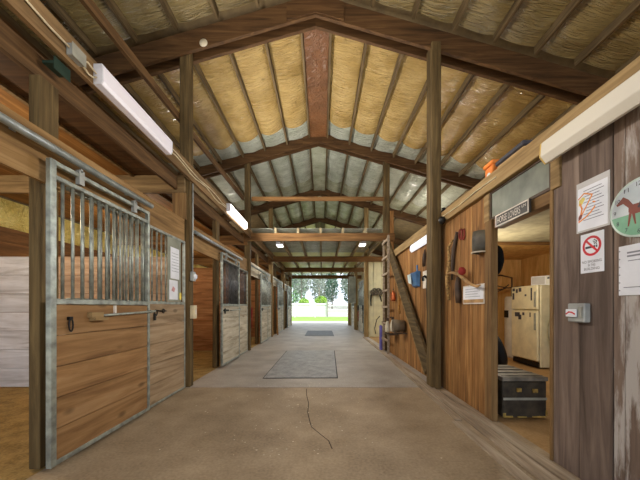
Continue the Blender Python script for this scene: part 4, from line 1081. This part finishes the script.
# swung out grey panel
t = thing('shutter_panel', (1.6, 15.0, 1.4), 'grey shutter swung out from the far right stall', 'shutter')
mb = MB(); mb.box(1.40, 1.74, 14.95, 14.99, 1.42, 2.75); mb.build('panel', M['greypanel'], parent=t)
mb = MB(); mb.box(1.385, 1.40, 14.945, 14.995, 1.40, 2.77); mb.box(1.385, 1.75, 14.945, 14.995, 2.75, 2.77); mb.box(1.385, 1.75, 14.945, 14.995, 1.40, 1.42); mb.build('frame', M['steel'], parent=t)
for i, (y, lab) in enumerate(((12.6, 'nearer dark halter on the far right stall front'), (14.2, 'farther dark halter on the far right stall front'))):
    t = thing('halter', (1.82, y, 1.1), lab, 'halter')
    mb = MB(); mb.tube([(1.77, y+.09*math.sin(q), 1.15+.13*math.cos(q)) for q in [j*.45 for j in range(15)]], .02, 6); mb.build('loop', M['black'], parent=t)
    mb = MB(); mb.tube([(1.775, y+.02, 1.05), (1.77, y, .8), (1.775, y+.03, .5)], .02, 6); mb.build('lead', M['redcloth' if i else 'black'], parent=t)

# ------------------------------------------------------------------ outdoors
def fence_run(name, label, x0, x1, y, rails, posts, th):
    t = thing(name, ((x0+x1)/2, y, 0), label, 'fence')
    for z in rails:
        mb = MB(); mb.box(x0, x1, y-.02, y+.02, z-th/2, z+th/2); mb.build('rail', M['fence'], parent=t)
    for x in posts:
        mb = MB(); mb.box(x-.06, x+.06, y+.021, y+.13, -.02, 1.75); mb.build('post', M['fence'], parent=t)
fence_run('board_fence', 'closely boarded white fence beyond the doorway on the left', -9, .62, 34, [.32, .62, .92, 1.22, 1.52], [-8, -5.6, -3.2, -.8], .24)
fence_run('rail_fence', 'white rail fence beyond the doorway on the right', .64, 10, 34, [.45, .9, 1.35], [3.1, 5.5, 7.9], .14)
mb = MB(); mb.box(.55, .70, 33.8, 33.95, -.02, 1.9); tag(mb.build('fence_post', M['greyenamel'], origin=(.62, 33.9, 0)), 'grey gate post in the middle of the white fence', 'fence post')

def tree(x, y, h, r, lm, label, cat, trunk=True, z0=0, n=900, conical=False, base=.3):
    t = thing('tree' if trunk else 'shrub', (x, y, z0), label, cat)
    rnd = random.Random(int(x*31+y*7))
    if trunk:
        mb = MB(); mb.tube([(x, y, z0-.2), (x+.1, y, z0+h*.5), (x, y, z0+h*.9)], [.14, .11, .04], 7)
        for i in range(7):
            a = rnd.uniform(0, 6.28); zz = z0+h*rnd.uniform(.3, .8); mb.tube([(x+.05, y, zz), (x+r*.6*math.cos(a), y+r*.6*math.sin(a), zz+h*.12)], [.05, .015], 5)
        mb.build('trunk', M['trunkbark'], parent=t)
    mb = MB()
    for i in range(n):
        while True:
            u = Vector((rnd.uniform(-1, 1), rnd.uniform(-1, 1), rnd.uniform(-1, 1)))
            if u.length < 1 and u.length > .35: break
        zz = z0+h*base+(u.z+1)/2*h*(1-base)
        k = (1-(u.z+1)/2)*1.1+.1 if conical else 1
        c = Vector((x+u.x*r*k, y+u.y*r*k, zz)); s = rnd.uniform(.10, .24)*(r/1.6)**.5
        d1 = Vector((rnd.gauss(0, 1), rnd.gauss(0, 1), rnd.gauss(0, 1))).normalized(); d2 = d1.cross(Vector((rnd.gauss(0, 1), rnd.gauss(0, 1), 1))).normalized()
        mb.face([mb.v(c+d1*s), mb.v(c+d2*s*.6), mb.v(c-d1*s), mb.v(c-d2*s*.6)])
    mb.build('foliage', M[lm], parent=t, recalc=False)
tree(-2.5, 40, 2.3, .85, 'leaf_yellow', 'low yellow green bush behind the white fence at the left of the doorway', 'bush', False, .1)
tree(-.2, 41, 2.7, .95, 'leaf_yellow', 'yellow green bush behind the white fence in the middle of the doorway', 'bush', False, .1)
tree(-7.6, 49, 8.5, 2.0, 'leaf_dark', 'dark leafy tree at the far left of the doorway view', 'tree', True, .5, 1500)
tree(-3.6, 50, 9.0, 1.8, 'leaf_grey', 'grey green tree left of centre in the doorway view', 'tree', True, .5, 1500)
tree(-.6, 52, 9.5, 1.3, 'leaf_grey', 'tall thin grey tree near the centre of the doorway view', 'tree', True, .6, 900)
tree(1.9, 55, 9.5, 1.7, 'leaf_dark', 'dark green conical tree right of centre in the doorway view', 'tree', True, .6, 1300, True, .15)
tree(5.2, 52, 8.5, 1.9, 'leaf_grey', 'broad pale grey tree on the right of the doorway view', 'tree', True, .7, 1400)
tree(9.0, 54, 9.0, 2.2, 'leaf_green', 'green tree at the right edge of the doorway view', 'tree', True, .7, 1300)
for i, (x, y) in enumerate(((-14, 64), (-6.5, 66), (.5, 66), (7.5, 66), (14.5, 64))):
    tree(x, y, 10, 3.3, ['leaf_grey', 'leaf_green', 'leaf_grey', 'leaf_dark', 'leaf_grey'][i], f'distant background tree, {ORD[i]} from the left behind the doorway trees', 'tree', True, .9, 2600, False, .05)

# ------------------------------------------------------------------ light
w = bpy.data.worlds.new('sky'); S.world = w; w.use_nodes = True
nt = w.node_tree; bg = nt.nodes['Background']
sky = nt.nodes.new('ShaderNodeTexSky'); sky.sky_type = 'HOSEK_WILKIE'; sky.turbidity = 6
sky.sun_direction = (.5, -.45, .75)
mixs = nt.nodes.new('ShaderNodeMix'); mixs.data_type = 'RGBA'; mixs.inputs['Factor'].default_value = .75
mixs.inputs['B'].default_value = (.82, .90, 1, 1)
nt.links.new(sky.outputs[0], mixs.inputs['A']); nt.links.new(mixs.outputs['Result'], bg.inputs['Color'])
bg.inputs['Strength'].default_value = 1.9
def light(kind, name, loc, energy, color, rot=None, **kw):
    l = bpy.data.lights.new(name, kind); l.energy = energy; l.color = color
    for k, v in kw.items(): setattr(l, k, v)
    o = bpy.data.objects.new(name, l); COL.objects.link(o); o.location = loc
    if rot: o.rotation_euler = rot
    return o
sd = Vector((.55, -.5, .85)).normalized()
so = light('SUN', 'sun', (10, -10, 20), 3.2, (1, .96, .9), angle=.02)
so.rotation_euler = sd.to_track_quat('Z', 'Y').to_euler()
WARM = (1, .80, .55)
# lamp tubes
def striplight(name, x, y, z, e, col, side, ln=1.2):
    o = light('AREA', name, (x, y, z), e, col, shape='RECTANGLE', size=.08, size_y=ln)
    o.rotation_euler = Vector((-side, 0, .25)).to_track_quat('Z', 'Y').to_euler()
    # long side along Y
    o.rotation_euler = (0, -side*math.radians(108), 0)
    return o
striplight('tube_left_far', -1.80, 6.55, 3.2, 75, (1, .95, .86), 1)
striplight('tube_left_near', -1.80, 3.03, 3.17, 60, (1, .93, .86), 1)
striplight('tube_right_near', 1.63, 1.6, 2.37, 45, (1, .92, .80), -1)
striplight('tube_right_far', 1.66, 5.35, 2.34, 45, (.95, .97, 1), -1)
for x in (-1.35, 1.28): light('AREA', 'ceiling_lamp_and_fill', (x, 9.25, 3.12), 12, (1, .96, .9), shape='RECTANGLE', size=.15, size_y=.4)
for x in (-1.3, 1.2):  # unseen fills added above the beams to brighten the far aisle
    for y in (12.0, 15.6): light('AREA', 'ceiling_lamp_and_fill', (x, y, 3.19), 14, (.9, .95, 1), shape='RECTANGLE', size=.15, size_y=.4)
# added unseen fill lights in stalls, tack room, loft and right bay
for k, y in enumerate((2.6, 6.2, 9.8, 13.4)):
    light('POINT', 'stall_fill', (-3.9, y, 2.75), 52 if k == 0 else 34, (1, .84, .62), shadow_soft_size=.06)
light('POINT', 'tack_fill', (3.0, 5.0, 1.8), 34, (1, .87, .66), shadow_soft_size=.08)
for x in (-3.6, 3.4):
    for y in (9.6, 13.2): light('POINT', 'loft_fill', (x, y, 3.7), 30, (1, .96, .86), shadow_soft_size=.06)
light('POINT', 'bay_fill', (3.6, 9.8, 2.8), 40, (1, .88, .68), shadow_soft_size=.08)

# ------------------------------------------------------------------ camera and view
cam = bpy.data.cameras.new('camera'); co = bpy.data.objects.new('camera', cam); COL.objects.link(co)
co.location = (0, 0, 1.2); co.rotation_euler = (math.pi/2, 0, 0)
cam.sensor_width = 36; cam.lens = 290/640*36; cam.shift_x = -2/640; cam.shift_y = 67/640
cam.clip_start = .05; cam.clip_end = 500
S.camera = co
S.view_settings.view_transform = 'Standard'; S.view_settings.look = 'None'; S.view_settings.gamma = 1
S.view_settings.use_curve_mapping = False
S.view_settings.exposure = 0.52
S.cycles.use_denoising = True
S.cycles.max_bounces = 8; S.cycles.diffuse_bounces = 5
for o in list(S.objects):
    if '_o' in o: del o['_o']
